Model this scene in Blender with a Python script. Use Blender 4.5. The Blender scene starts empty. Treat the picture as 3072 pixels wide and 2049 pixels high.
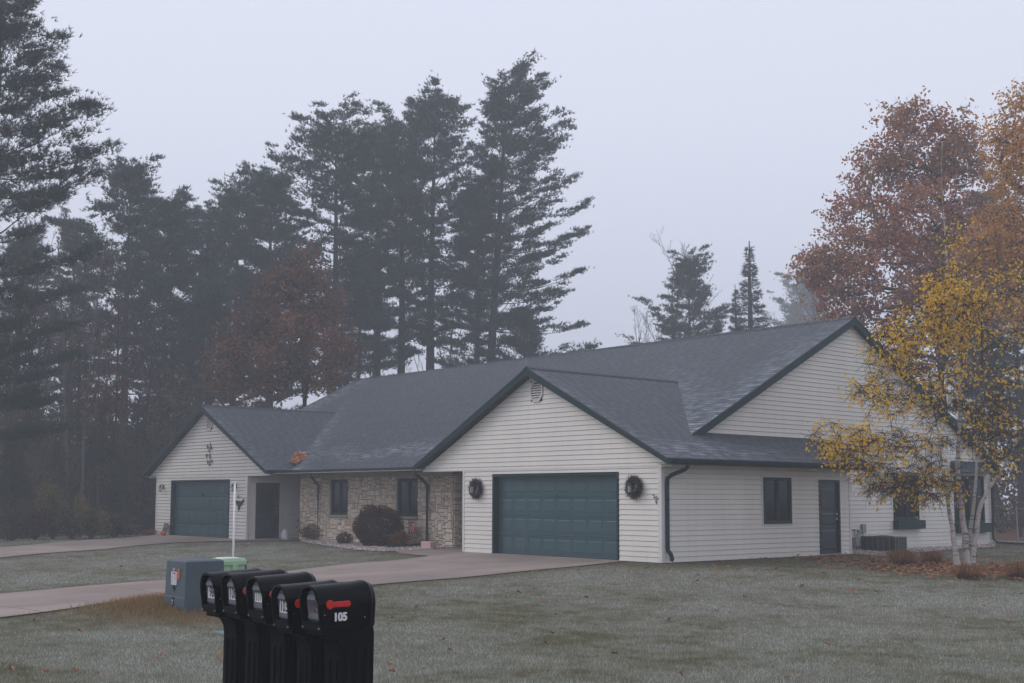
import bpy, math, random
import numpy as np
from mathutils import Vector, Matrix
random.seed(7); rng=np.random.default_rng(11)
R=math.radians
S=bpy.context.scene; COL=S.collection
A=np.array
# ------------------------------------------------------------------ camera (solved from the house's edges)
CAM=A([20.4573,-22.5533,1.5814]); F=3679.51; SH=113.3
YAW,PIT,ROL=.8576,.0960,.0029
fw=A([-math.sin(YAW)*math.cos(PIT),math.cos(YAW)*math.cos(PIT),math.sin(PIT)])
rt=A([math.cos(YAW),math.sin(YAW),0.]); up=np.cross(rt,fw)
rt,up=rt*math.cos(ROL)+up*math.sin(ROL),up*math.cos(ROL)-rt*math.sin(ROL)
def ray(u,v): return fw+rt*(u-1536)/F-up*(v-1024.5-SH)/F
def on_y(u,v,y): d=ray(u,v); return CAM+d*((y-CAM[1])/d[1])
def on_x(u,v,x): d=ray(u,v); return CAM+d*((x-CAM[0])/d[0])
def sstep(a,b,x):
    t=np.clip((x-a)/(b-a),0,1); return t*t*(3-2*t)
def gh(x,y):
    x=np.asarray(x,float); y=np.asarray(y,float)
    dx=np.maximum(0,np.maximum(x,-29-x)); dy=np.maximum(0,-y)
    d=np.hypot(dx,dy)
    z=-0.45*(1-np.exp(-d*1.15/12))-.015
    z=z+.20*np.exp(-(((x-1.2)/1.4)**2+((y+13.1)/1.0)**2)/1.2)
    z=z+.03*np.sin(x*.9+y*.35)*np.sin(y*.8-x*.3)*sstep(1.5,6,d)
    return z
def ground(u,v):
    z=-.3
    for i in range(50):
        d=ray(u,v); q=CAM+d*((z-CAM[2])/d[2]); z=.5*z+.5*float(gh(q[0],q[1]))
    q[2]=float(gh(q[0],q[1])); return q
def at(ud,D):                      # 2351-wide picture column + distance -> ground point
    d=ray(ud*1.30668,1490); q=CAM+d*D; q[2]=float(gh(q[0],q[1])); return q
def ztop(ud,vd,D): return (CAM+ray(ud*1.30668,vd*1.30668)*D)[2]
# ------------------------------------------------------------------ mesh builder
class MB:
    def __init__(s): s.V=[]; s.F=[]; s.n=0; s.uv=[]; s.att=[]
    def add(s,V,Fs,uv=None,att=None):
        V=np.asarray(V,float).reshape(-1,3)
        s.V.append(V)
        for f in (Fs if isinstance(Fs,list) else [Fs]):
            f=np.asarray(f,int)
            if f.ndim==1: f=f[None]
            s.F.append(f+s.n)
            s.uv.append(None if uv is None else np.asarray(uv,float)[f.ravel()])
        s.att.append(np.zeros(len(V)) if att is None else np.broadcast_to(att,(len(V),)))
        s.n+=len(V)
    def box(s,a,b,M=None):
        (x0,y0,z0),(x1,y1,z1)=a,b
        V=A([[x0,y0,z0],[x1,y0,z0],[x1,y1,z0],[x0,y1,z0],[x0,y0,z1],[x1,y0,z1],[x1,y1,z1],[x0,y1,z1]],float)
        if M is not None: V=V@A(M)[:3,:3].T+A(M)[:3,3]
        s.add(V,[[[0,3,2,1],[4,5,6,7],[0,1,5,4],[1,2,6,5],[2,3,7,6],[3,0,4,7]]])
    def frustum(s,o,u,v,n,w0,h0,w1,h1,d):     # plate centred at o: base w0 x h0, face w1 x h1 raised by d along n
        o,u,v,n=map(lambda q:np.asarray(q,float),(o,u,v,n)); V=[]
        for w,h,k in ((w0,h0,0),(w1,h1,d)):
            for sx,sy in ((-1,-1),(1,-1),(1,1),(-1,1)): V.append(o+u*sx*w/2+v*sy*h/2+n*k)
        s.add(V,[[[4,5,6,7],[0,1,5,4],[1,2,6,5],[2,3,7,6],[3,0,4,7]]])
    def tube(s,P,r,n=6,cap=True,flat=1.0):
        P=np.asarray(P,float); m=len(P); r=np.broadcast_to(np.asarray(r,float),(m,))
        T=np.gradient(P,axis=0); T/=np.linalg.norm(T,axis=1)[:,None]+1e-9
        ref=A([0,0,1.]) if abs(T[:,2]).mean()<.8 else A([1.,0,0])
        U=np.cross(T,ref); U/=np.linalg.norm(U,axis=1)[:,None]+1e-9
        W=np.cross(T,U)
        a=np.arange(n)*2*math.pi/n+(math.pi/4 if n==4 else 0)
        V=(P[:,None,:]+r[:,None,None]*(np.cos(a)[None,:,None]*U[:,None,:]+flat*np.sin(a)[None,:,None]*W[:,None,:])).reshape(-1,3)
        i=np.arange(m-1)[:,None]*n; j=np.arange(n)[None,:]; k=(j+1)%n
        Q=np.stack([i+j,i+k,i+n+k,i+n+j],-1).reshape(-1,4)
        fs=[Q]
        if cap: fs+=[np.arange(n)[::-1][None],(np.arange(n)+(m-1)*n)[None]]
        s.add(V,fs)
    def lathe(s,prof,c=(0,0,0),n=16):
        prof=np.asarray(prof,float); m=len(prof); a=np.arange(n)*2*math.pi/n
        V=np.stack([prof[:,0,None]*np.cos(a),prof[:,0,None]*np.sin(a),np.repeat(prof[:,1,None],n,1)],-1).reshape(-1,3)+A(c)
        i=np.arange(m-1)[:,None]*n; j=np.arange(n)[None,:]; k=(j+1)%n
        s.add(V,[np.stack([i+j,i+k,i+n+k,i+n+j],-1).reshape(-1,4),np.arange(n)[::-1][None],(np.arange(n)+(m-1)*n)[None]])
    def prism(s,poly,ax,d0,d1):     # polygon (a,b) extruded along axis ax from d0 to d1
        poly=[tuple(p) for p in poly]; n=len(poly)
        def mk(p,d):
            q=list(p); q.insert(ax,d); return q
        V=[mk(p,d0) for p in poly]+[mk(p,d1) for p in poly]
        area=sum(poly[i][0]*poly[(i+1)%n][1]-poly[(i+1)%n][0]*poly[i][1] for i in range(n))
        fl=(area>0)!=(ax==1)
        f0=list(range(n)); f1=[i+n for i in range(n)]
        sd=[[i,(i+1)%n,(i+1)%n+n,i+n] for i in range(n)]
        if not fl: f1=f1[::-1]; sd=[q[::-1] for q in sd]
        else: f0=f0[::-1]
        s.add(V,[A([f0]),A([f1]),A(sd)])
    def tris(s,P0,P1,P2,att=None):  # n free triangles
        n=len(P0); V=np.stack([P0,P1,P2],1).reshape(-1,3)
        s.add(V,np.arange(3*n).reshape(n,3),att=None if att is None else np.repeat(att,3))
    def quads(s,P0,P1,P2,P3,att=None):
        n=len(P0); V=np.stack([P0,P1,P2,P3],1).reshape(-1,3)
        s.add(V,np.arange(4*n).reshape(n,4),att=None if att is None else np.repeat(att,4))
    def mesh(s,name,off=(0,0,0),att=None,smooth=False):
        me=bpy.data.meshes.new(name)
        V=np.concatenate(s.V)-A(off)
        me.vertices.add(len(V)); me.vertices.foreach_set('co',V.astype(np.float32).ravel())
        cnt=np.concatenate([np.full(len(f),f.shape[1]) for f in s.F]); idx=np.concatenate([f.ravel() for f in s.F])
        me.loops.add(len(idx)); me.loops.foreach_set('vertex_index',idx.astype(np.int32))
        me.polygons.add(len(cnt)); st=np.concatenate([[0],np.cumsum(cnt)[:-1]])
        me.polygons.foreach_set('loop_start',st.astype(np.int32))
        me.polygons.foreach_set('use_smooth',np.full(len(cnt),smooth))
        if any(u is not None for u in s.uv):
            uv=np.concatenate([u if u is not None else np.zeros((f.size,2)) for u,f in zip(s.uv,s.F)])
            l=me.uv_layers.new(name='UVMap'); l.data.foreach_set('uv',uv.astype(np.float32).ravel())
        if att:
            a=me.attributes.new(att,'FLOAT','POINT'); a.data.foreach_set('value',np.concatenate(s.att).astype(np.float32))
        me.update(calc_edges=True); return me
    def build(s,name,mat,parent=None,att=None,smooth=False,loc=None):
        off=(0,0,0)
        if parent is not None:
            off=parent['_o'] if '_o' in parent else (0,0,0)
            off=tuple(off)
        elif loc is not None: off=tuple(float(q) for q in loc)
        me=s.mesh(name,off,att,smooth); me.materials.append(mat)
        o=bpy.data.objects.new(name,me); COL.objects.link(o)
        if parent is not None: o.parent=parent; o['_o']=list(off)
        else: o.location=off; o['_o']=list(off)
        return o
def tag(o,label,cat=None,group=None,kind=None):
    if label: o['label']=label
    if cat: o['category']=cat
    if group: o['group']=group
    if kind: o['kind']=kind
    return o
def thing(name,loc,label,cat,group=None):
    o=bpy.data.objects.new(name,None); COL.objects.link(o); o.location=[float(q) for q in loc]
    o['_o']=[float(q) for q in loc]; o.empty_display_size=.2
    return tag(o,label,cat,group)
def copy_tree(o,parent=None):
    c=o.copy(); COL.objects.link(c)
    if parent is not None: c.parent=parent
    for ch in list(o.children): copy_tree(ch,c)
    return c
def text(name,body,mat,parent,loc,size,xdir,nrm,align='CENTER',ext=.001,sx=1.,bold=0.):
    cu=bpy.data.curves.new(name,'FONT'); cu.body=body; cu.size=size; cu.align_x=align; cu.align_y='CENTER'; cu.extrude=ext; cu.offset=bold
    cu.materials.append(mat)
    tmp=bpy.data.objects.new('tmp',cu); COL.objects.link(tmp); dg=bpy.context.evaluated_depsgraph_get()
    me=bpy.data.meshes.new_from_object(tmp.evaluated_get(dg)); bpy.data.objects.remove(tmp)
    if not me.materials: me.materials.append(mat)
    o=bpy.data.objects.new(name,me); COL.objects.link(o)
    x=Vector(xdir).normalized(); n=Vector(nrm).normalized(); y=n.cross(x)
    M=Matrix((x,y,n)).transposed().to_4x4(); M=M@Matrix.Diagonal((sx,1,1,1)); off=Vector(tuple(parent['_o'])) if parent is not None and '_o' in parent else Vector((0,0,0))
    M.translation=Vector([float(q) for q in loc])-off
    if parent is not None: o.parent=parent
    o.matrix_local=M; return o
# ------------------------------------------------------------------ materials
MATS={}
def nt(name):
    m=bpy.data.materials.new(name); m.use_nodes=True; t=m.node_tree; b=t.nodes['Principled BSDF']; MATS[name]=m
    return m,t,b
def N(t,k,**kw):
    n=t.nodes.new(k)
    for a,v in kw.items():
        if a.startswith('i_'): n.inputs[a[2:].replace('_',' ')].default_value=v
        else: setattr(n,a,v)
    return n
def ramp(t,stops,fac=None):
    r=t.nodes.new('ShaderNodeValToRGB'); e=r.color_ramp.elements
    while len(e)<len(stops): e.new(.5)
    for q,(p,c) in zip(e,stops): q.position=p; q.color=(*c,1) if len(c)==3 else c
    if fac is not None: t.links.new(fac,r.inputs[0])
    return r
def mixc(t,fac,a,b,mode='MIX'):
    m=t.nodes.new('ShaderNodeMix'); m.data_type='RGBA'; m.blend_type=mode
    for sck,val in ((m.inputs[0],fac),(m.inputs[6],a),(m.inputs[7],b)):
        if hasattr(val,'is_linked'): t.links.new(val,sck)
        elif isinstance(val,(int,float)): sck.default_value=val
        else: sck.default_value=(*val,1)
    return m.outputs[2]
def mth(t,op,a,b=None,c=None,clamp=False):
    m=t.nodes.new('ShaderNodeMath'); m.operation=op; m.use_clamp=clamp
    for i,v in enumerate((a,b,c)):
        if v is None: continue
        if hasattr(v,'is_linked'): t.links.new(v,m.inputs[i])
        else: m.inputs[i].default_value=v
    return m.outputs[0]
def noise(t,scale,detail=4,vec=None,rough=.55):
    n=N(t,'ShaderNodeTexNoise'); n.inputs['Scale'].default_value=scale; n.inputs['Detail'].default_value=detail; n.inputs['Roughness'].default_value=rough
    if vec is not None: t.links.new(vec,n.inputs['Vector'])
    return n.outputs[0]
def pos(t): return N(t,'ShaderNodeNewGeometry').outputs['Position']
def scaled(t,vec,s):
    m=N(t,'ShaderNodeMapping'); m.inputs['Scale'].default_value=s; t.links.new(vec,m.inputs['Vector']); return m.outputs[0]
def bump(t,b,h,strength=.3,dist=.01):
    n=N(t,'ShaderNodeBump'); n.inputs['Strength'].default_value=strength; n.inputs['Distance'].default_value=dist
    t.links.new(h,n.inputs['Height']); t.links.new(n.outputs[0],b.inputs['Normal'])
def plain(name,c1,c2=None,scale=3.,rough=.6,bmp=0,bscale=60,metal=0,spec=.4,streak=None):
    m,t,b=nt(name); b.inputs['Roughness'].default_value=rough; b.inputs['Metallic'].default_value=metal
    b.inputs['Specular IOR Level'].default_value=spec
    c2=c2 or tuple(q*.8 for q in c1)
    v=N(t,'ShaderNodeTexCoord').outputs['Object']
    if streak: v=scaled(t,v,streak)
    f=noise(t,scale,5,v)
    r=ramp(t,[(.3,c2),(.7,c1)],f); t.links.new(r.outputs[0],b.inputs['Base Color'])
    if bmp: bump(t,b,noise(t,bscale,4,v),bmp,.01)
    return m
def leaf(name,cols,trans=.35,rough=.7,patch=None,pscale=.5):
    m,t,b=nt(name); g=N(t,'ShaderNodeNewGeometry')
    n=len(cols); r=ramp(t,[(i/max(1,n-1),c) for i,c in enumerate(cols)],g.outputs['Random Per Island'])
    col=r.outputs[0]
    if patch:
        f=ramp(t,[(.42,(0,0,0)),(.62,(1,1,1))],noise(t,pscale,2,g.outputs['Position'])).outputs[0]
        col=mixc(t,f,col,patch)
    t.links.new(col,b.inputs['Base Color']); b.inputs['Roughness'].default_value=rough; b.inputs['Specular IOR Level'].default_value=.25
    if trans:
        tr=N(t,'ShaderNodeBsdfTranslucent'); t.links.new(col,tr.inputs[0]); mx=N(t,'ShaderNodeMixShader'); mx.inputs[0].default_value=trans
        t.links.new(b.outputs[0],mx.inputs[1]); t.links.new(tr.outputs[0],mx.inputs[2])
        t.links.new(mx.outputs[0],t.nodes['Material Output'].inputs[0])
    return m
def siding_mat():
    m,t,b=nt('vinyl_siding'); p=pos(t)
    f=noise(t,.7,3,scaled(t,p,(1.,1.,.25))); g=noise(t,5,4,scaled(t,p,(1,1,.12)))
    c=mixc(t,ramp(t,[(.35,(0,0,0)),(.7,(1,1,1))],f).outputs[0],(.68,.645,.585),(.62,.595,.55))
    c=mixc(t,mth(t,'MULTIPLY',ramp(t,[(.45,(0,0,0)),(.7,(1,1,1))],g).outputs[0],.22),c,(.50,.50,.48))
    t.links.new(c,b.inputs['Base Color']); b.inputs['Roughness'].default_value=.45; b.inputs['Specular IOR Level'].default_value=.35
siding_mat()
def shingle_mat():
    m,t,b=nt('roof_shingles'); uv=N(t,'ShaderNodeUVMap').outputs[0]
    sx=N(t,'ShaderNodeSeparateXYZ'); t.links.new(uv,sx.inputs[0]); RH=.165
    vr=mth(t,'DIVIDE',sx.outputs[1],RH); v=mth(t,'FRACT',vr); row=mth(t,'FLOOR',vr)
    def hsh(k): return mth(t,'FRACT',mth(t,'MULTIPLY',mth(t,'SINE',mth(t,'ADD',mth(t,'MULTIPLY',row,12.9898*k),k)),437.5453))
    cv=N(t,'ShaderNodeCombineXYZ'); t.links.new(mth(t,'MULTIPLY',sx.outputs[0],1.1),cv.inputs[0]); t.links.new(mth(t,'MULTIPLY',row,3.7),cv.inputs[1])
    wob=noise(t,1,2,cv.outputs[0])
    ph=mth(t,'ADD',mth(t,'ADD',mth(t,'DIVIDE',sx.outputs[0],.40),mth(t,'MULTIPLY',hsh(1.),7.)),mth(t,'MULTIPLY',wob,1.3))
    fr_=mth(t,'FRACT',ph); cell=mth(t,'FLOOR',ph)
    c3=N(t,'ShaderNodeCombineXYZ'); t.links.new(cell,c3.inputs[0]); t.links.new(row,c3.inputs[1])
    wn=N(t,'ShaderNodeTexWhiteNoise',noise_dimensions='2D'); t.links.new(c3.outputs[0],wn.inputs['Vector'])
    dark=ramp(t,[(.40,(0,0,0)),(.46,(1,1,1))],fr_).outputs[0]          # laminated tab / darker tab
    r1=ramp(t,[(0,(.024,.035,.048)),(.6,(.033,.045,.060)),(1,(.048,.061,.079))],wn.outputs[0]).outputs[0]
    c=mixc(t,1.,r1,mixc(t,dark,(.50,.52,.56),(1.,1.,1.)),'MULTIPLY')
    c=mixc(t,mth(t,'MULTIPLY',noise(t,.8,4,uv),.25),c,(.028,.038,.05))
    # dark line under each butt edge
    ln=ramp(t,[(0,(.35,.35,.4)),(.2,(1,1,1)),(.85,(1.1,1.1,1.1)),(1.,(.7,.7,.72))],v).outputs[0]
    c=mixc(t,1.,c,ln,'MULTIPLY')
    # hoar frost: attribute painted where frost really lies (lower edges, valleys, rake edges), broken up by noise
    at_=N(t,'ShaderNodeAttribute',attribute_name='frost').outputs['Fac']
    fn=noise(t,1,4,scaled(t,uv,(1.8,5,1)),.7); fm=ramp(t,[(.44,(0,0,0)),(.66,(1,1,1))],fn).outputs[0]
    fv=ramp(t,[(.0,(0,0,0)),(.4,(.5,.5,.5)),(.9,(1,1,1))],v).outputs[0]
    fr=mth(t,'MULTIPLY',mth(t,'MULTIPLY',at_,fm),fv,clamp=True)
    c=mixc(t,fr,c,(.40,.44,.51))
    t.links.new(c,b.inputs['Base Color']); b.inputs['Roughness'].default_value=.62; b.inputs['Specular IOR Level'].default_value=.45
    h=mth(t,'ADD',mth(t,'MULTIPLY',mth(t,'SUBTRACT',1.,v),.8),mth(t,'MULTIPLY',dark,.35))
    h=mth(t,'ADD',h,mth(t,'MULTIPLY',noise(t,90,2,uv),.25))
    bump(t,b,h,1.0,.016)
shingle_mat()
def stone_mat():
    m,t,b=nt('ashlar_stone'); g=N(t,'ShaderNodeNewGeometry')
    r=ramp(t,[(0,(.56,.46,.37)),(.25,(.74,.62,.50)),(.5,(.66,.53,.42)),(.75,(.78,.67,.56)),(.93,(.58,.51,.46)),(1,(.50,.36,.23))],g.outputs['Random Per Island']).outputs[0]
    f=noise(t,14,6,g.outputs['Position']); c=mixc(t,.45,r,ramp(t,[(.3,(.55,.55,.55)),(.7,(1,1,1))],f).outputs[0],'MULTIPLY')
    t.links.new(c,b.inputs['Base Color']); b.inputs['Roughness'].default_value=.85; bump(t,b,f,.7,.02)
stone_mat()
def concrete_mat():
    m,t,b=nt('driveway_concrete'); p=pos(t)
    f=noise(t,.35,5,p); g=noise(t,45,4,p); s=noise(t,1.2,5,scaled(t,p,(1,.25,1)))
    c=ramp(t,[(.38,(.205,.160,.138)),(.62,(.30,.24,.208))],f).outputs[0]
    c=mixc(t,.35,c,ramp(t,[(.3,(.7,.7,.7)),(.7,(1.1,1.1,1.1))],g).outputs[0],'MULTIPLY')
    c=mixc(t,mth(t,'MULTIPLY',ramp(t,[(.46,(0,0,0)),(.68,(1,1,1))],s).outputs[0],.6),c,(.165,.135,.13))
    sp=N(t,'ShaderNodeSeparateXYZ'); t.links.new(p,sp.inputs[0])
    def joint(v,period,off):
        q=mth(t,'FRACT',mth(t,'DIVIDE',mth(t,'ADD',v,off),period)); return mth(t,'LESS_THAN',q,.03/period)
    j=mth(t,'MAXIMUM',joint(sp.outputs[1],3.05,100.4),joint(sp.outputs[0],2.6,103.95))
    c=mixc(t,mth(t,'MULTIPLY',j,.75),c,(.06,.05,.045))
    t.links.new(c,b.inputs['Base Color']); b.inputs['Roughness'].default_value=.8; bump(t,b,g,.25,.004)
concrete_mat()
def frost_nodes(t,p,frost):
    n1=noise(t,.55,5,p,.6); n2=noise(t,2.6,4,p,.6)
    k=mth(t,'ADD',mth(t,'MULTIPLY',n1,.55),mth(t,'MULTIPLY',n2,.45))
    big=noise(t,.16,3,p,.5); k=mth(t,'ADD',mth(t,'MULTIPLY',k,.72),mth(t,'MULTIPLY',big,.28))
    k=ramp(t,[(.42,(0,0,0)),(.50,(.6,.6,.6)),(.59,(1,1,1))],k).outputs[0]
    return mth(t,'MULTIPLY',frost,k),n1,n2
def ground_mat():
    m,t,b=nt('lawn_ground'); p=pos(t)
    fr=N(t,'ShaderNodeAttribute',attribute_name='frost').outputs['Fac']; fo=N(t,'ShaderNodeAttribute',attribute_name='forest').outputs['Fac']
    k,n1,n2=frost_nodes(t,p,fr)
    g=noise(t,38,5,scaled(t,p,(1,1,1)),.7)
    base=ramp(t,[(.3,(.085,.088,.048)),(.5,(.115,.108,.065)),(.7,(.155,.13,.085))],n2).outputs[0]
    fc=ramp(t,[(.3,(.15,.15,.125)),(.7,(.27,.265,.24))],g).outputs[0]
    c=mixc(t,mth(t,'MULTIPLY',k,.85),base,fc)
    c=mixc(t,.5,c,ramp(t,[(.3,(.45,.45,.45)),(.7,(1.25,1.25,1.25))],g).outputs[0],'MULTIPLY')
    lit=ramp(t,[(.25,(.045,.03,.022)),(.5,(.10,.055,.035)),(.75,(.15,.085,.055))],noise(t,9,6,p,.75)).outputs[0]
    c=mixc(t,fo,c,lit)
    t.links.new(c,b.inputs['Base Color']); b.inputs['Roughness'].default_value=.9; b.inputs['Specular IOR Level'].default_value=.1
    bump(t,b,g,.8,.04)
ground_mat()
def blade_mat():
    m,t,b=nt('grass_blades'); g=N(t,'ShaderNodeNewGeometry'); p=g.outputs['Position']
    fr=N(t,'ShaderNodeAttribute',attribute_name='frost').outputs['Fac']; k,n1,n2=frost_nodes(t,p,fr)
    rnd=g.outputs['Random Per Island']
    base=ramp(t,[(0,(.085,.11,.045)),(.45,(.14,.15,.065)),(.75,(.21,.175,.095)),(1,(.30,.21,.125))],rnd).outputs[0]
    fc=ramp(t,[(0,(.20,.215,.16)),(.35,(.35,.37,.31)),(.7,(.48,.50,.44)),(1,(.68,.69,.66))],rnd).outputs[0]
    c=mixc(t,mth(t,'ADD',mth(t,'MULTIPLY',k,.78),mth(t,'MULTIPLY',fr,.12)),base,fc)
    t.links.new(c,b.inputs['Base Color']); b.inputs['Roughness'].default_value=.75; b.inputs['Specular IOR Level'].default_value=.2
    tr=N(t,'ShaderNodeBsdfTranslucent'); t.links.new(c,tr.inputs[0]); mx=N(t,'ShaderNodeMixShader'); mx.inputs[0].default_value=.3
    t.links.new(b.outputs[0],mx.inputs[1]); t.links.new(tr.outputs[0],mx.inputs[2]); t.links.new(mx.outputs[0],t.nodes['Material Output'].inputs[0])
blade_mat()
def glass_mat():
    m,t,b=nt('window_glass'); b.inputs['Base Color'].default_value=(.02,.022,.025,1); b.inputs['Roughness'].default_value=.04
    b.inputs['Specular IOR Level'].default_value=.6
    tr=N(t,'ShaderNodeBsdfTransparent'); tr.inputs[0].default_value=(.75,.78,.78,1); mx=N(t,'ShaderNodeMixShader')
    f=N(t,'ShaderNodeFresnel'); f.inputs[0].default_value=1.5; t.links.new(mth(t,'ADD',f.outputs[0],.0,clamp=True),mx.inputs[0])
    gl=N(t,'ShaderNodeBsdfGlossy'); gl.inputs['Roughness'].default_value=.05; gl.inputs[0].default_value=(.55,.58,.62,1)
    t.links.new(tr.outputs[0],mx.inputs[1]); t.links.new(gl.outputs[0],mx.inputs[2]); t.links.new(mx.outputs[0],t.nodes['Material Output'].inputs[0])
glass_mat()
plain('green_trim',(.013,.036,.040),(.010,.028,.032),4,.5,spec=.2)
plain('door_green',(.040,.088,.097),(.034,.076,.084),3,.38,streak=(1,1,.2))
plain('entry_green',(.018,.026,.032),(.014,.02,.026),3,.35)
plain('soffit_dark',(.016,.024,.028),(.012,.019,.022),3,.5)
plain('soffit_tan',(.33,.30,.27),(.28,.255,.23),3,.6)
plain('trim_white',(.64,.62,.59),(.57,.55,.53),2,.45)
plain('vent_white',(.60,.57,.53),(.54,.51,.48),4,.5)
plain('stone_trim',(.36,.31,.27),(.28,.24,.21),6,.85,.3,40)
plain('mortar',(.20,.17,.145),(.15,.125,.11),12,.95)
plain('room_dark',(.012,.011,.012),(.008,.008,.009),3,.9)
plain('curtain',(.78,.77,.73),(.66,.65,.62),10,.9,streak=(6,6,.2))
plain('lamp_metal',(.05,.05,.055),(.03,.03,.035),20,.5,metal=.3)
plain('frosted_glass',(.45,.45,.45),(.38,.38,.38),10,.3)
plain('steel',(.5,.5,.5),(.42,.42,.42),20,.3,metal=.9)
plain('mailbox_black',(.0025,.0025,.0035),(.002,.002,.003),8,.30,.04,150,spec=.12)
plain('post_black',(.002,.002,.0026),(.0015,.0015,.002),8,.5,.05,150,spec=.08)
plain('mailbox_door',(.15,.16,.19),(.125,.13,.155),8,.35)
plain('flag_red',(.62,.022,.018),(.5,.018,.015),15,.4)
plain('flag_faded',(.55,.11,.11),(.45,.07,.08),15,.5)
plain('number_white',(.75,.75,.76),(.68,.68,.7),20,.5)
plain('number_black',(.012,.012,.014),(.01,.01,.012),20,.5)
plain('number_red',(.12,.03,.04),(.10,.025,.03),20,.5)
plain('number_blue',(.05,.06,.085),(.04,.05,.07),20,.5)
plain('transformer_green',(.066,.092,.112),(.056,.08,.10),3,.42,.03,80)
plain('pedestal_green',(.33,.50,.32),(.28,.43,.27),4,.5,.05,60)
plain('cover_green',(.11,.20,.20),(.09,.17,.17),6,.6,.1,80)
plain('label_white',(.68,.68,.70),(.6,.6,.62),30,.5)
plain('label_orange',(.62,.17,.04),(.5,.13,.03),25,.5)
plain('label_brown',(.30,.09,.03),(.24,.07,.03),25,.5)
plain('label_ink',(.09,.09,.10),(.06,.06,.07),25,.6)
plain('pvc_white',(.78,.78,.79),(.70,.70,.71),5,.4)
plain('pumpkin_orange',(.60,.17,.045),(.48,.12,.03),8,.5)
plain('stem_brown',(.12,.09,.05),(.08,.06,.035),20,.8)
plain('sign_brown',(.075,.045,.032),(.05,.03,.022),10,.7)
plain('sign_yellow',(.60,.36,.12),(.5,.29,.1),10,.6)
plain('boulder_white',(.66,.63,.62),(.5,.47,.46),7,.7,.4,20)
plain('block_pink',(.58,.36,.34),(.44,.25,.24),12,.85,.4,40)
plain('iron_black',(.022,.021,.024),(.016,.016,.018),20,.5)
plain('ornament_grey',(.10,.10,.105),(.06,.06,.065),20,.5)
plain('cloth_red',(.55,.075,.095),(.46,.06,.08),6,.8)
plain('cloth_grey',(.42,.42,.45),(.36,.36,.39),6,.8)
plain('ac_metal',(.10,.115,.12),(.08,.092,.098),4,.45)
plain('ac_grille',(.035,.037,.042),(.025,.027,.03),4,.6)
plain('meter_grey',(.27,.28,.29),(.22,.23,.24),8,.5)
plain('galvanised',(.30,.31,.33),(.24,.25,.27),20,.45,metal=.5)
plain('gravel_stone',(.42,.37,.34),(.25,.22,.21),3,.85)
def gravel_mat():
    m,t,b=nt('gravel_mix'); g=N(t,'ShaderNodeNewGeometry')
    r=ramp(t,[(0,(.20,.16,.15)),(.4,(.33,.27,.25)),(.8,(.42,.36,.34)),(1,(.66,.62,.6))],g.outputs['Random Per Island'])
    t.links.new(r.outputs[0],b.inputs['Base Color']); b.inputs['Roughness'].default_value=.85
gravel_mat()
leaf('pine_needles',[(.030,.055,.050),(.044,.075,.064),(.058,.088,.072),(.066,.086,.070)],.25,.6,patch=(.058,.066,.052),pscale=.35)
leaf('spruce_needles',[(.024,.038,.034),(.036,.052,.044),(.05,.064,.052)],.15,.6)
leaf('oak_leaves',[(.28,.098,.064),(.37,.132,.082),(.45,.175,.10),(.32,.128,.088)],.3,.65,patch=(.36,.18,.085),pscale=.4)
leaf('rust_leaves',[(.18,.078,.045),(.24,.105,.055),(.28,.13,.066),(.18,.086,.055)],.3,.65,patch=(.08,.055,.044),pscale=.5)
leaf('maroon_leaves',[(.15,.05,.035),(.12,.045,.035),(.19,.075,.05)],.3,.65,patch=(.09,.042,.036),pscale=.3)
leaf('maple_leaves',[(.50,.22,.05),(.62,.29,.06),(.66,.35,.08),(.54,.25,.06)],.4,.6,patch=(.46,.25,.06),pscale=.6)
leaf('birch_leaves',[(.80,.46,.03),(.88,.55,.035),(.90,.62,.05),(.80,.40,.03),(.66,.54,.06)],.5,.55)
leaf('shrub_brown',[(.10,.045,.028),(.16,.07,.035),(.20,.10,.045),(.13,.06,.035)],.2,.8)
leaf('shrub_maroon',[(.05,.024,.020),(.075,.036,.028),(.105,.055,.042),(.06,.028,.026)],.15,.8)
leaf('shrub_yellow',[(.20,.11,.025),(.14,.06,.03),(.28,.15,.03)],.25,.8)
leaf('yellow_green',[(.12,.105,.035),(.17,.14,.045),(.09,.075,.035)],.3,.7)
leaf('dark_brush',[(.046,.038,.034),(.07,.050,.043),(.085,.06,.05),(.05,.052,.04),(.12,.068,.052)],.2,.8)
leaf('straw_grass',[(.16,.07,.03),(.24,.11,.045),(.30,.16,.07),(.12,.06,.03)],.3,.8)
leaf('wreath_green',[(.03,.038,.028),(.05,.05,.04),(.07,.045,.035),(.04,.05,.045)],.1,.8)
leaf('litter',[(.27,.115,.055),(.36,.16,.075),(.19,.085,.045),(.42,.22,.11)],.2,.85)
leaf('flowers_mix',[(.3,.02,.04),(.22,.015,.03),(.5,.48,.48),(.45,.42,.42)],.1,.7)
plain('pine_bark',(.055,.045,.042),(.032,.027,.026),6,.95,.5,30,streak=(1,1,.25))
plain('oak_bark',(.075,.06,.055),(.04,.033,.03),6,.95,.5,30,streak=(1,1,.25))
plain('twig_bark',(.05,.036,.035),(.035,.026,.026),6,.9)
plain('pale_bark',(.13,.115,.11),(.08,.07,.068),6,.9)
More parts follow.
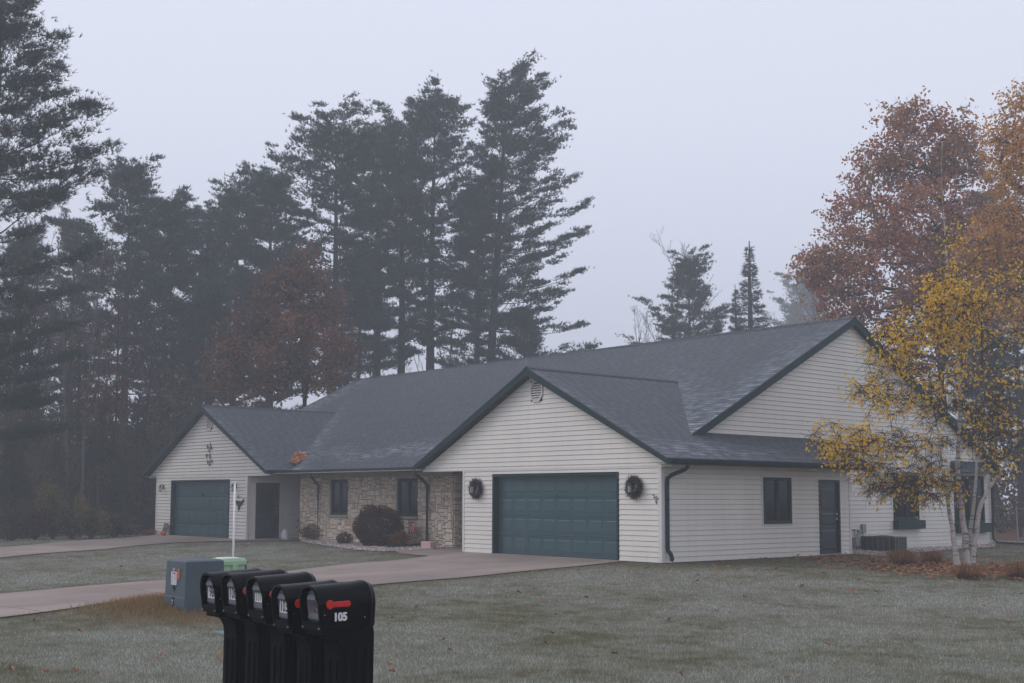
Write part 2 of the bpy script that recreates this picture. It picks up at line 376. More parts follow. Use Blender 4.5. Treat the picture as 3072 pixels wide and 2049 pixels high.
def birch_mat():
    m,t,b=nt('birch_bark'); p=pos(t)
    f=noise(t,1,5,scaled(t,p,(3,3,14)),.7); g=noise(t,5,4,scaled(t,p,(1.5,1.5,1)))
    c=mixc(t,ramp(t,[(.53,(0,0,0)),(.60,(1,1,1))],f).outputs[0],(.44,.40,.375),(.06,.048,.044))
    c=mixc(t,mth(t,'MULTIPLY',ramp(t,[(.45,(0,0,0)),(.7,(1,1,1))],g).outputs[0],.5),c,(.36,.28,.23))
    t.links.new(c,b.inputs['Base Color']); b.inputs['Roughness'].default_value=.7; bump(t,b,f,.3,.01)
birch_mat()
M=MATS
FOG=.0025
# ================================================================== HOUSE
K=.5056; EZ=2.517
HOUSE=thing('duplex_house',(-14.5,9,0),'long pale sided duplex house with dark shingle roof and two green garage doors','house')
def fr(y): return (lambda u,z,o: (u,y-o,z))          # faces -y, u = x
def rtx(x): return (lambda u,z,o: (x+o,u,z))          # faces +x, u = y
def lfx(x): return (lambda u,z,o: (x-o,-u,z))         # faces -x, u = -y
def bky(y): return (lambda u,z,o: (-u,y+o,z))         # faces +y
def ubox(mb,mp,u0,u1,z0,z1,o0,o1):
    V=[mp(u,z,o) for o in (o0,o1) for (u,z) in ((u0,z0),(u1,z0),(u1,z1),(u0,z1))]
    mb.add(V,[[[4,5,6,7],[3,2,1,0],[0,1,5,4],[1,2,6,5],[2,3,7,6],[3,0,4,7]]])
GAP=.0055
def siding(mb,mp,u0f,u1f,z0,z1,holes=(),h=.129,zs=0.0):
    lv={round(z0,5),round(z1,5)}
    i=math.floor((z0-zs)/h)
    while zs+i*h<z1:
        if zs+i*h>z0: lv.add(round(zs+i*h,5))
        i+=1
    for a in holes:
        for z in (a[2],a[3]):
            if z0<z<z1: lv.add(round(z,5))
    lv=sorted(lv)
    for za,zb in zip(lv,lv[1:]):
        if zb-za<1e-4: continue
        zm=(za+zb)/2; c=math.floor((zm-zs)/h+1e-6); zc=zs+c*h
        of=lambda z:.002+.016*(1-(z-zc)/h)
        cuts=sorted([(a[0],a[1]) for a in holes if a[2]<zm<a[3]])
        def segs(z):
            L=[];s=u0f(z);e=u1f(z)
            for a,b in cuts:
                if a>s: L.append((s,min(a,e)))
                s=max(s,b)
            if s<e or not cuts: L.append((s,e))
            return [q for q in L if q[1]-q[0]>1e-4]
        A_,B_=segs(za),segs(zb)
        if len(A_)!=len(B_): 
            if not A_ or len(A_)<len(B_): continue
            B_=[(q[0],q[0]+1e-4) for q in A_] if not B_ else A_
        for (a0,a1),(b0,b1) in zip(A_,B_):
            zt_=zb-GAP if abs(zb-zc-h)<1e-3 and zb-za>.03 else zb      # shadow gap under the next lap
            mb.add([mp(a0,za,of(za)),mp(a1,za,of(za)),mp(b1,zt_,of(zb)),mp(b0,zt_,of(zb))],[[[0,1,2,3]]])
            if abs(za-zc)<1e-4: mb.add([mp(a0,za+.007,-.02),mp(a1,za+.007,-.02),mp(a1,za,of(za)),mp(a0,za,of(za))],[[[0,1,2,3]]])
c_=lambda v:(lambda z:v)
# ---- main garage + left garage gable fronts
def gable_front(x0,x1,xa,xeL,xeR,dx0,dx1):
    mb=MB(); zt=2.39
    siding(mb,fr(0),c_(x0+.09),c_(x1-.09),0,zt,[(dx0-.02,dx1+.02,-1,2.24)])
    hw=lambda z:max(.0,min(xeR-xa-.03,(xeR-xa)-(z-EZ+.17)/K))
    siding(mb,fr(0),lambda z:xa-hw(z),lambda z:xa+hw(z),zt,EZ+K*(xeR-xa)-.16)
    mb.build('siding_wall',M['vinyl_siding'],HOUSE)
    for x,s in ((x0,1),(x1,-1)):
        t=MB(); ubox(t,fr(0),min(x,x+s*.09),max(x,x+s*.09),0,zt-.01,0,.022); t.build('corner_trim',M['trim_white'],HOUSE)
    t=MB(); ubox(t,fr(0),xeL+.12,xeR-.10,zt-.045,zt,0,.019)
    t.build('trim_board',M['trim_white'],HOUSE)
gable_front(-7.79,0,-4.70,-9.86,.459,-6.43,-1.45)
GAP=.014
gable_front(-28.4,-20.64,-24.05,-29.235,-18.865,-26.99,-22.01)
GAP=.0055
# ---- side walls
mb=MB(); siding(mb,rtx(0),c_(.09),c_(7.95),0,2.40,[(3.97,5.23,.88,2.15),(6.49,7.52,-1,2.10)]); mb.build('siding_wall',M['vinyl_siding'],HOUSE)
t=MB()
for u0,u1 in ((-.022,.09),(7.95,8.04)): t=MB(); ubox(t,rtx(0),u0,u1,0,2.40,0,.022); t.build('corner_trim',M['trim_white'],HOUSE)
mb=MB(); hw=lambda z:max(0,min(9.0,9.085-(z-EZ+.17)/K))
siding(mb,rtx(-1.11),c_(8.0),c_(18.08),0,3.3096,[(12.03,13.51,.88,2.29),(15.72,17.70,.74,2.36)],zs=-.03)
siding(mb,rtx(-1.11),lambda z:max(9.89-hw(z),.805+(1.569)-0.0 if z<3.35 else 9.89-hw(z)),lambda z:min(18.08,9.89+hw(z)),3.3096,EZ+K*9.085-.16,zs=-.03)
mb.build('siding_wall',M['vinyl_siding'],HOUSE)
t=MB(); ubox(t,rtx(-1.11),18.08,18.17,0,2.4,0,.022); t.build('corner_trim',M['trim_white'],HOUSE)
t=MB(); ubox(t,rtx(-1.11),8.45,18.07,-.06,.0,0,.01); t.build('foundation_strip',M['trim_white'],HOUSE)
for mp,u0,u1 in ((rtx(-20.64),.09,4.0),(rtx(-10.17),2.35,4.0)):
    mb=MB(); siding(mb,mp,c_(u0),c_(u1),0,2.40,[(.34,1.36,-1,2.13)] if u0<1 else []); mb.build('siding_wall',M['vinyl_siding'],HOUSE)
for mp_,a_,b_,h_ in ((lfx(-7.79),-4.,-.02,2.4),(fr(4.0),-10.17,-7.79,2.4),(fr(4.0),-20.64,-19.38,2.4),(lfx(-28.4),-18.2,-.02,2.45),(bky(18.17),1.11,28.3,2.45),(bky(8.04),0,1.11,2.4)):
    mb=MB(); siding(mb,mp_,c_(a_),c_(b_),0,h_); mb.build('siding_wall',M['vinyl_siding'],HOUSE)
t=MB(); ubox(t,rtx(-20.64),-.022,.07,0,2.40,0,.022); ubox(t,rtx(-20.64),.27,.34,0,2.17,0,.028); ubox(t,rtx(-20.64),1.36,1.43,0,2.17,0,.028); ubox(t,rtx(-20.64),.34,1.36,2.10,2.17,0,.028); t.build('corner_trim',M['trim_white'],HOUSE)
# left gable (far end) closing wall
mb=MB(); siding(mb,lfx(-27.9),lambda z:-9.89-hw(z),lambda z:-9.89+hw(z),2.4,7.0); mb.build('siding_wall',M['vinyl_siding'],HOUSE)
# ---- stone veneer: irregular ashlar packed on a unit grid
def ashlar(mb,mp,U0,U1,Z1,blocked):
    s=.064; nx=int((U1-U0)/s); nz=int(Z1/s); sx=(U1-U0)/nx; sz=Z1/nz
    used=np.zeros((nx,nz),bool)
    for (a,b,z0,z1) in blocked:
        used[max(0,int(round((a-U0)/sx))):max(0,int(round((b-U0)/sx))),max(0,int(round(z0/sz))):int(round(z1/sz))]=True
    for k in range(nz):
        for i in range(nx):
            if used[i,k]: continue
            w=random.choice([2,3,3,4,4,5,6,7]); h=random.choice([1,1,2,2,2,3,3,4])
            if h>=3: w=min(w,4)
            ww=0
            while ww<w and i+ww<nx and not used[i+ww,k]: ww+=1
            hh=1
            while hh<h and k+hh<nz and not used[i:i+ww,k+hh].any(): hh+=1
            used[i:i+ww,k:k+hh]=True
            g=.0075; u0=U0+i*sx+g; u1=U0+(i+ww)*sx-g; z0=k*sz+g; z1=(k+hh)*sz-g
            o=random.uniform(.022,.05); j=lambda:random.uniform(-.007,.007); e=.010
            V=[mp(u0+j(),z0+j(),0),mp(u1+j(),z0+j(),0),mp(u1+j(),z1+j(),0),mp(u0+j(),z1+j(),0)]
            dj=random.uniform(-.008,.008)
            V+=[mp(u0+e+j(),z0+e+j(),o+dj),mp(u1-e+j(),z0+e+j(),o),mp(u1-e+j(),z1-e+j(),o-dj),mp(u0+e+j(),z1-e+j(),o)]
            mb.add(V,[[[4,5,6,7],[0,1,5,4],[1,2,6,5],[2,3,7,6],[3,0,4,7]]])
WIN=[(-17.27,-16.18),(-13.17,-12.06)]
st=MB(); ashlar(st,fr(1.52),-19.38,-10.17,2.33,[(a-.03,b+.03,.86,2.22) for a,b in WIN])
ashlar(st,rtx(-10.17),1.52,2.35,2.33,[]); ashlar(st,lfx(-19.38),-2.6,-1.52,2.33,[])
sw=st.build('stone_wall',M['ashlar_stone'],HOUSE)
bk=MB()
xs=[-19.375]+[v for a,b in WIN for v in (a,b)]+[-10.175]
for a,b in zip(xs[::2],xs[1::2]): bk.box((a,1.522,0),(b,1.7,2.40))
for a,b in WIN: bk.box((a,1.522,0),(b,1.7,.87)); bk.box((a,1.522,2.19),(b,1.7,2.40))
bk.box((-19.375,1.7,0),(-19.2,2.6,2.4)); bk.box((-10.4,1.7,0),(-10.175,2.36,2.4))
bk.build('mortar_bed',M['mortar'],sw)
# frieze board under the eave above the stone
t=MB(); t.box((-19.40,1.465,2.25),(-10.15,1.52,2.405)); t.build('frieze_board',M['soffit_tan'],HOUSE)
# ---- soffits
t=MB(); t.box((-20.62,-.0,2.405),(-7.81,4.0,2.425)); t.build('porch_ceiling',M['soffit_tan'],HOUSE)
for q_ in (((.02,-.17,2.40),(.44,8.5,2.42)),((-29.2,-.17,2.40),(-28.42,8.5,2.42)),((-27.9,18.19,2.40),(-1.1,18.95,2.42))):
    t=MB(); t.box(*q_); t.build('eave_soffit',M['soffit_tan'],HOUSE)
# ---- roof planes
def clip(poly,cx):          # Sutherland-Hodgman in 2D, cx convex CCW
    out=list(poly)
    for i in range(len(cx)):
        a,b=cx[i],cx[(i+1)%len(cx)]; inp=out; out=[]
        if not inp: return []
        sd=lambda p:(b[0]-a[0])*(p[1]-a[1])-(b[1]-a[1])*(p[0]-a[0])
        for j in range(len(inp)):
            p,q=inp[j],inp[(j+1)%len(inp)]; sp,sq=sd(p),sd(q)
            if sp>=0: out.append(p)
            if (sp>=0)!=(sq>=0):
                t_=sp/(sp-sq); out.append((p[0]+t_*(q[0]-p[0]),p[1]+t_*(q[1]-p[1])))
    return out
SL=math.sqrt(1+K*K)
def roof(mb,polys,zf,horiz,rise,frost,edge,cell=.33):
    # polys in plan (x,y); horiz: 'x' or 'y' eave direction; rise(x,y): horizontal distance up from the eave
    for poly in polys:
        ar=sum(poly[i][0]*poly[(i+1)%len(poly)][1]-poly[(i+1)%len(poly)][0]*poly[i][1] for i in range(len(poly)))
        if ar<0: poly=poly[::-1]
        xs=[p[0] for p in poly]; ys=[p[1] for p in poly]
        nx=int((max(xs)-min(xs))/cell)+1; ny=int((max(ys)-min(ys))/cell)+1
        gx=np.linspace(min(xs),max(xs),nx+1); gy=np.linspace(min(ys),max(ys),ny+1)
        for i in range(nx):
            for j in range(ny):
                c=clip([(gx[i],gy[j]),(gx[i+1],gy[j]),(gx[i+1],gy[j+1]),(gx[i],gy[j+1])],poly)
                if len(c)<3: continue
                V=[(x,y,zf(x,y)+.03) for x,y in c]
                uv=[((x if horiz=='x' else y),rise(x,y)*SL) for x,y in c]
                mb.add(V,[[list(range(len(c)))]],uv=uv,att=A([frost(x,y) for x,y in c]))
    for (p,q) in edge:
        a=[(*p,zf(*p)+.03),(*q,zf(*q)+.03),(*q,zf(*q)-.008),(*p,zf(*p)-.008)]
        mb.add(a,[[[0,1,2,3]]],uv=[(0,.02)]*4,att=np.zeros(4))
gauss=lambda d,s:math.exp(-(d/s)**2)
def f_main(x,y):
    t_=(y-.805)/9.085
    v=.95*gauss(x+1.0,1.0)*(1.05-.75*t_)
    v=max(v,.9*gauss(x+28,1.6))
    dr=(y-.805-.459+x)/1.414; v=max(v,.95*gauss(dr-.1,.75)*(1.1-t_*1.3) if dr>-.2 else 0)
    dl=(y-.805+x+18.865)/1.414; v=max(v,.85*gauss(dl,.55)*(1.1-t_*1.2) if dl>-.2 else 0)
    if x<-9.5: v=max(v,1.0*gauss(y-1.95-.25*math.sin(x*1.3),.42)*(.55+.45*sstep(-19,-11,x)))
    return float(min(1,max(.04,v)))
ym=.805; RY=9.89
zm_=lambda x,y:EZ+K*(y-ym)
mb=MB(); roof(mb,[[(-28.3,ym),(-.91,ym),(-.91,RY),(-28.3,RY)]],zm_,'x',lambda x,y:y-ym,f_main,[((-28.3,ym),(-.91,ym)),((-.91,ym),(-.91,RY)),((-28.3,RY),(-28.3,ym))])
zb_=lambda x,y:EZ+K*(18.975-y)
roof(mb,[[(-28.3,RY),(-.91,RY),(-.91,18.975),(-28.3,18.975)]],zb_,'x',lambda x,y:18.975-y,lambda x,y:.15,[((-.91,RY),(-.91,18.975))],1.0)
r1=mb.build('roof',M['roof_shingles'],HOUSE,att='frost')
def g_roof(xa,xeL,xeR,pentR,pentL):
    hw_=xeR-xa; yr=ym+hw_; mb=MB()
    fR=lambda x,y: float(max(.03,.75*gauss((xeR-x)-.45,.45)*sstep(8,1,y) if pentR else 0,.45*gauss(y+.28,.35)))
    zR=lambda x,y:EZ+K*(xeR-x); zL=lambda x,y:EZ+K*(x-xeL)
    if pentR:
        P=[[(xeR,-.28),(xeR,2.374),(xa,2.374),(xa,-.28)],[(-1.11,2.374),(xa,yr),(xa,2.374)],[(xeR,2.374),(xeR,8.51),(-1.10,8.51),(-1.10,2.374)]]
        E=[((xeR,-.28),(xeR,8.51)),((xeR,8.51),(-1.1,8.51)),((xa,-.28),(xeR,-.28))]
    else: P=[[(xeR,-.28),(xeR,ym),(xa,yr),(xa,-.28)]]; E=[((xeR,-.28),(xeR,ym)),((xa,-.28),(xeR,-.28))]
    roof(mb,P,zR,'y',lambda x,y:xeR-x,fR,E)
    if pentL: P=[[(xeL,-.28),(xa,-.28),(xa,2.14),(xeL,2.14)],[(-27.9,2.14),(xa,2.14),(xa,yr)],[(xeL,2.14),(-27.9,2.14),(-27.9,8.5),(xeL,8.5)]]
    else: P=[[(xeL,-.28),(xa,-.28),(xa,yr),(xeL,ym)]]
    roof(mb,P,zL,'y',lambda x,y:x-xeL,lambda x,y:.03,[((xeL,-.28),(xa,-.28))])
    r=mb.build('roof',M['roof_shingles'],HOUSE,att='frost')
    c=MB(); z=EZ+K*hw_+.035
    for i,y in enumerate(np.arange(-.28,yr,.2)):
        e=min(y+.26,yr); V=[]
        for yy,dz in ((y,.012),(e,.0)):
            V+=[(xa-.14,yy,z-.14*K+dz),(xa,yy,z+.012+dz),(xa+.14,yy,z-.14*K+dz)]
        c.add(V,[[[0,1,4,3],[1,2,5,4]],[[0,2,1]]],uv=[(.2,.03),(.3,.03),(.2,.03),(.2,.08),(.3,.08),(.2,.08)])
    c.build('ridge_cap',M['roof_shingles'],r)
g_roof(-4.70,-9.86,.459,True,False); g_roof(-24.05,-29.235,-18.865,False,True)
c=MB(); z=EZ+K*9.085+.035
for x in np.arange(-28.3,-.95,.2):
    e=min(x+.26,-.91); V=[]
    for xx,dz in ((x,.0),(e,.012)): V+=[(xx,RY-.14,z-.14*K+dz),(xx,RY,z+.012+dz),(xx,RY+.14,z-.14*K+dz)]
    c.add(V,[[[0,3,4,1],[1,4,5,2]],[[3,5,4]]],uv=[(x,.03),(x,.03),(x,.03),(x+.2,.1),(x+.2,.1),(x+.2,.1)])
c.build('ridge_cap',M['roof_shingles'],r1)
# ---- rake boards, soffits, gutters
def rake_x(xa,xe,y0,y1,zapex):        # front gables: board in xz
    b=MB(); ze=EZ; h=.20
    b.prism([(xe,ze-.012),(xa,zapex-.012),(xa,zapex-h),(xe+(.001 if xe<xa else -.001),ze-.12)],1,y0,y1)
    b.build('rake_board',M['green_trim'],HOUSE)
    l=MB(); l.prism([(xe,ze-.004),(xa,zapex-.004),(xa,zapex-.05),(xe,ze-.05)],1,y0-.012,y0-.001); l.build('drip_edge',M['green_trim'],HOUSE)
    s=MB(); dx=.05 if xe<xa else -.05
    s.prism([(xe+dx*.2,ze-.095),(xa,zapex-h+.02),(xa,zapex-h+.03),(xe+dx*.2,ze-.085)],1,y1,.02); s.build('rake_soffit',M['soffit_dark'],HOUSE)
for xa,xl,xr in ((-4.70,-9.86,.459),(-24.05,-29.235,-18.865)):
    za=EZ+K*(xr-xa)
    rake_x(xa,xl,-.28,-.245,za); rake_x(xa,xr,-.28,-.245,za)
def rake_y(ya,ye,x0,x1,za,ys=None):
    b=MB(); ys=ye if ys is None else ys; zz=lambda y:za-K*abs(y-ya)
    b.prism([(ys,zz(ys)-.012),(ya,za-.012),(ya,za-.215),(ys,zz(ys)-.215)],0,x0,x1); b.build('rake_board',M['green_trim'],HOUSE)
    l=MB(); l.prism([(ys,zz(ys)-.004),(ya,za-.004),(ya,za-.05),(ys,zz(ys)-.05)],0,x1+.001,x1+.013); l.build('drip_edge',M['green_trim'],HOUSE)
    s=MB(); s.prism([(ys,zz(ys)-.195),(ya,za-.195),(ya,za-.185),(ys,zz(ys)-.185)],0,-1.13,x0); s.build('rake_soffit',M['soffit_dark'],HOUSE)
ZA=EZ+K*9.085
rake_y(RY,.805,-.945,-.91,ZA,2.18); rake_y(RY,18.975,-.945,-.91,ZA)
# end of the lower skirt roof
b=MB(); b.prism([(.459,EZ-.012),(-1.09,EZ+K*1.549-.012),(-1.09,EZ+K*1.549-.17),(.459,EZ-.12)],1,8.475,8.508); b.build('rake_board',M['green_trim'],HOUSE)
b=MB(); b.prism([(0,2.4),(-1.1,2.4),(-1.1,3.25),(0,EZ+K*.459-.06)],1,8.04,8.06); b.build('siding_wall',M['vinyl_siding'],HOUSE)
GP=[(0,-.115),(0,.0),(.012,0),(.012,-.10),(.07,-.10),(.10,-.06),(.10,-.012),(.125,-.012),(.125,.0),(.135,.0),(.135,-.022),(.11,-.022),(.11,-.065),(.075,-.115)]
def gutter_prism(axis,base,sgn,d0,d1,ztop):
    g=MB(); P=[(base+sgn*a,ztop+z) for a,z in GP]
    # outer solid shape + lip
    body=[(base,ztop-.115),(base+sgn*.075,ztop-.115),(base+sgn*.11,ztop-.065),(base+sgn*.11,ztop-.012),(base+sgn*.10,ztop-.012),(base+sgn*.095,ztop-.05),(base+sgn*.012,ztop-.05),(base,ztop-.01)]
    lip=[(base+sgn*.10,ztop-.024),(base+sgn*.132,ztop-.024),(base+sgn*.132,ztop),(base+sgn*.10,ztop)]
    g.prism(body,axis,d0,d1); g.prism(lip,axis,d0+.001,d1-.001); return g
def fascia(a,b,name='fascia_board'):
    t=MB(); t.box(a,b); return t.build(name,M['green_trim'],HOUSE)
fascia((-18.99,.806,2.40),(-9.86,.835,EZ-.01)); fascia((.43,-.16,2.40),(.458,8.47,EZ-.012)); fascia((-18.895,-.16,2.40),(-18.866,.80,EZ-.012)); fascia((-29.234,-.16,2.4),(-29.2,8.47,EZ-.012)); fascia((-28.3,18.95,2.40),(-.95,18.974,EZ-.01))
gutter_prism(0,.805,-1,-18.73,-9.865,EZ+.005).build('gutter',M['green_trim'],HOUSE)
gutter_prism(1,.459,1,-.285,8.50,EZ+.005).build('gutter',M['green_trim'],HOUSE)
gutter_prism(1,-18.865,1,-.285,.80,EZ+.005).build('gutter',M['green_trim'],HOUSE)
# ---- downspouts (rectangular, with offset elbows)
def spout(P,w=.052): d=MB(); d.tube(P,w,4,flat=1.0); return d.build('downspout',M['green_trim'],HOUSE)
def sp_front(x,y0,yw,xd,zb,ext=None):
    P=[(x,y0,2.42),(x,y0,2.30),(x+.02,y0+.06,2.24),(xd-.05,yw-.06,2.06),(xd,yw,1.98),(xd,yw,zb+.18)]
    return P+(ext or [(xd-.02,yw-.02,zb+.08),(xd-.12,yw-.12,zb+.03)])
q1=on_y(945,1420,.75); q2=on_y(955,1500,1.41)
spout(sp_front(q1[0]-.25,.74,1.40,q2[0],0,[(q2[0],1.40,.15)]))
q3=on_y(1243,1420,.75); q4=on_y(1282,1540,1.41)
spout(sp_front(q3[0]+.10,.74,1.40,q4[0],0,[(q4[0]-.03,1.36,.12),(q4[0]-.14,1.25,.07)]))
spout([(.52,.40,2.42),(.52,.40,2.35),(.47,.36,2.28),(.15,.18,2.13),(.085,.145,2.06),(.07,.14,1.98),(.07,.14,.36),(.075,.145,.30),(.13,.19,.20),(.15,.21,.10),(.13,.19,.04)],.052)
# flexible extension lying on the stones
e=MB(); a=A([q4[0]-.1,1.22,.06]); bq=ground(1165,1646)
e.tube([a,a+(bq-a)*.35+A([0,0,.02]),a+(bq-a)*.7+A([0,0,.05]),bq+A([0,0,.06])],[.06,.06,.065,.075],6); e.build('downspout',M['green_trim'],HOUSE)
# ---- windows
def window(mp,u0,u1,z0,z1,trim=None,sill=None,depth=.07,curt=None,tw=.05,frame='green_trim'):
    f=MB(); um=(u0+u1)/2; t_=.055
    for a,b,c,d in ((u0,u1,z0,z0+t_),(u0,u1,z1-t_,z1),(u0,u0+t_,z0+t_,z1-t_),(u1-t_,u1,z0+t_,z1-t_),(um-.04,um+.04,z0+t_,z1-t_)):
        ubox(f,mp,a,b,c,d,-depth,-depth+.065)
    for a,b in ((u0+t_,um-.04),(um+.04,u1-t_)):        # sash frames
        s=.035
        for q in ((a,b,z0+t_,z0+t_+s),(a,b,z1-t_-s,z1-t_),(a,a+s,z0+t_+s,z1-t_-s),(b-s,b,z0+t_+s,z1-t_-s)): ubox(f,mp,*q,-depth+.002,-depth+.045)
    w=f.build('window',M[frame],HOUSE)
    for a,b in ((u0+t_+.035,um-.075),(um+.075,u1-t_-.035)):
        g=MB(); ubox(g,mp,a,b,z0+t_+.035,z1-t_-.035,-depth+.015,-depth+.02); g.build('pane',M['window_glass'],w)
    r=MB(); 
    for q in ((u0,u1,z0,z1,-.62,-.6),(u0-.02,u0,z0,z1,-.6,-depth),(u1,u1+.02,z0,z1,-.6,-depth),(u0,u1,z0-.02,z0,-.6,-depth),(u0,u1,z1,z1+.02,-.6,-depth)): ubox(r,mp,*q)
    r.build('dark_interior',M['room_dark'],w)
    if curt:
        for a,b in curt:
            c=MB(); us=np.linspace(a,b,24)
            for p,q in zip(us,us[1:]):
                o=lambda v:-depth-.06-.012*math.sin(v*55)
                c.add([mp(p,z0+.07,o(p)),mp(q,z0+.07,o(q)),mp(q,z1-.07,o(q)),mp(p,z1-.07,o(p))],[[[0,1,2,3]]])
            c.build('curtain',M['curtain'],w)
    if trim:
        t=MB()
        for q in ((u0-tw,u1+tw,z0-tw,z0),(u0-tw,u1+tw,z1,z1+tw),(u0-tw,u0,z0,z1),(u1,u1+tw,z0,z1)): ubox(t,mp,*q,0,.026)
        t.build('window_trim',M[trim],w)
    if sill:
        t=MB(); ubox(t,mp,u0-.10,u1+.06,z0-.085,z0-.002,-.07,.09); t.build('sill',M['stone_trim'],w)
        t=MB(); ubox(t,mp,u0-.12,u0-.005,z0,z1+.02,-.07,.042); ubox(t,mp,u0-.12,u1+.05,z1+.02,z1+.07,-.02,.046); t.build('window_trim',M['stone_trim'],w)
    return w
for i,(a,b) in enumerate(WIN): window(fr(1.52),a,b,.945,2.175,None,True,.07,[(a+.30,b-.10)] if i else None)
window(rtx(0),3.99,5.21,.895,2.135,'trim_white',None,.02)
w2=window(rtx(-1.11),12.05,13.49,.90,2.27,None,None,.02)
bx=MB(); ubox(bx,rtx(-1.11),11.98,13.56,.62,.895,.028,.22); bx.build('flower_box',M['green_trim'],HOUSE)
# tall window at the far end, with a flower box and a small pent roof over it
X=-1.11; bw=window(rtx(X),15.74,17.68,.76,2.34,None,None,.02)
bx=MB(); ubox(bx,rtx(X),15.62,17.80,.44,.755,.028,.22); bx.build('flower_box',M['green_trim'],HOUSE)
r=MB(); r.add([(X,15.6,2.86),(X,17.8,2.86),(X+.42,17.95,2.46),(X+.42,15.45,2.46),(X,15.45,2.46),(X,17.95,2.46)],[[[0,3,2,1]],[[0,4,3]],[[1,2,5]],[[3,4,5,2]]],uv=[(14,1),(17,1),(17,.1),(14,.1),(14,.1),(17,.1)]); r.build('pent_roof',M['roof_shingles'],HOUSE,att='frost')
spout([(-.98,18.10,2.38),(-1.02,18.10,.2),(-.9,18.15,.08),(-.4,18.6,.04),(.15,19.1,.0)],.05)
# ---- garage doors
def garage_door(x0,x1,zt):
    jm=MB(); mp=fr(0)
    ubox(jm,mp,x0,x0+.06,0,zt,-.28,.028); ubox(jm,mp,x1-.06,x1,0,zt,-.28,.028); ubox(jm,mp,x0+.06,x1-.06,zt-.06,zt,-.28,.028)
    jm.build('door_frame',M['green_trim'],HOUSE)
    d=MB(); a0,a1=x0+.062,x1-.062; H=zt-.065; sh=H/4; y=-.17
    for r_ in range(4):
        z0=.012+r_*sh; z1=z0+sh-.008
        ubox(d,mp,a0,a1,z0,z1,y-.04,y)
        ubox(d,mp,a0,a1,z1-.035,z1-.004,y,y+.016)
        ubox(d,mp,a0,a1,z0+.002,z0+.030,y,y+.013)
        pw=(a1-a0-.1)/8
        for c in range(8):
            cx=a0+.05+pw*(c+.5); cz=(z0+z1)/2+.005; w,h=pw-.13,sh-.21
            for q,e_ in (((cx-w/2-.03,cx+w/2+.03,cz-h/2-.03,cz-h/2-.012),.014),((cx-w/2-.03,cx+w/2+.03,cz+h/2+.012,cz+h/2+.03),.014),((cx-w/2-.03,cx-w/2-.018,cz-h/2-.012,cz+h/2+.012),.004),((cx+w/2+.018,cx+w/2+.03,cz-h/2-.012,cz+h/2+.012),.004)): ubox(d,mp,*q,y,y+e_)
            d.frustum((cx,-y,cz),(1,0,0),(0,0,1),(0,-1,0),w,h,w-.05,h-.05,.007)
    g=d.build('garage_door',M['door_green'],HOUSE)
    s=MB(); ubox(s,mp,a0,a1,.0,.014,y-.03,y+.012); s.build('bottom_seal',M['iron_black'],g)
    h=MB(); ubox(h,mp,(a0+a1)/2-.02,(a0+a1)/2+.02,.012+3*sh-.05,.012+3*sh+.05,y+.001,y+.04); h.build('handle',M['door_green'],g)
garage_door(-6.43,-1.45,2.22); garage_door(-26.99,-22.01,2.22)
# ---- doors
def door(mp,u0,u1,zt,mat,glass,hu,frame='green_trim'):
    f=MB(); 
    for q in ((u0,u0+.06,0,zt,-.1,.012),(u1-.06,u1,0,zt,-.1,.012),(u0+.06,u1-.06,zt-.06,zt,-.1,.012)): ubox(f,mp,*q)
    f.build('door_frame',M[frame],HOUSE)
    d=MB(); a,b=u0+.062,u1-.062
    ubox(d,mp,a,b,.03,zt-.062,-.10,-.05)
    w=b-a
    if glass:
        for c in (.28,.72): d.frustum(mp(a+w*c,.46,-.05),A(mp(1,0,0))-A(mp(0,0,0)),(0,0,1),A(mp(0,0,1))-A(mp(0,0,0)),.28,.56,.22,.50,.014)
        for q in ((a+.12,b-.12,.92,.97),(a+.12,b-.12,zt-.24,zt-.19),(a+.12,a+.17,.97,zt-.24),(b-.17,b-.12,.97,zt-.24)): ubox(d,mp,*q,-.05,-.03)
    else:
        for z,h in ((.42,.55),(1.0,.34),(1.55,.6)): d.frustum(mp(a+w*.5,z,-.05),A(mp(1,0,0))-A(mp(0,0,0)),(0,0,1),A(mp(0,0,1))-A(mp(0,0,0)),w-.22,h,w-.30,h-.08,.012)
    dd=d.build('door',M[mat],HOUSE)
    if glass: g=MB(); ubox(g,mp,a+.17,b-.17,.97,zt-.24,-.05,-.042); g.build('door_glass',M['window_glass'],dd); 
    for z,kn in ((1.0,'handle'),(1.14,'door_lock')):
        k=MB(); c=A(mp(hu,z,-.05)); n=A(mp(0,0,1))-A(mp(0,0,0)); k.tube([c,c+n*.05,c+n*.055],[.022,.022,.03],8); k.build(kn,M['steel'],dd)
    s=MB(); ubox(s,mp,u0,u1,-.01,.03,-.1,.05); s.build('threshold',M['stone_trim'],dd)
door(rtx(-20.64),.34,1.36,2.10,'entry_green',True,1.20)
door(rtx(0),6.49,7.52,2.10,'entry_green',False,7.36)
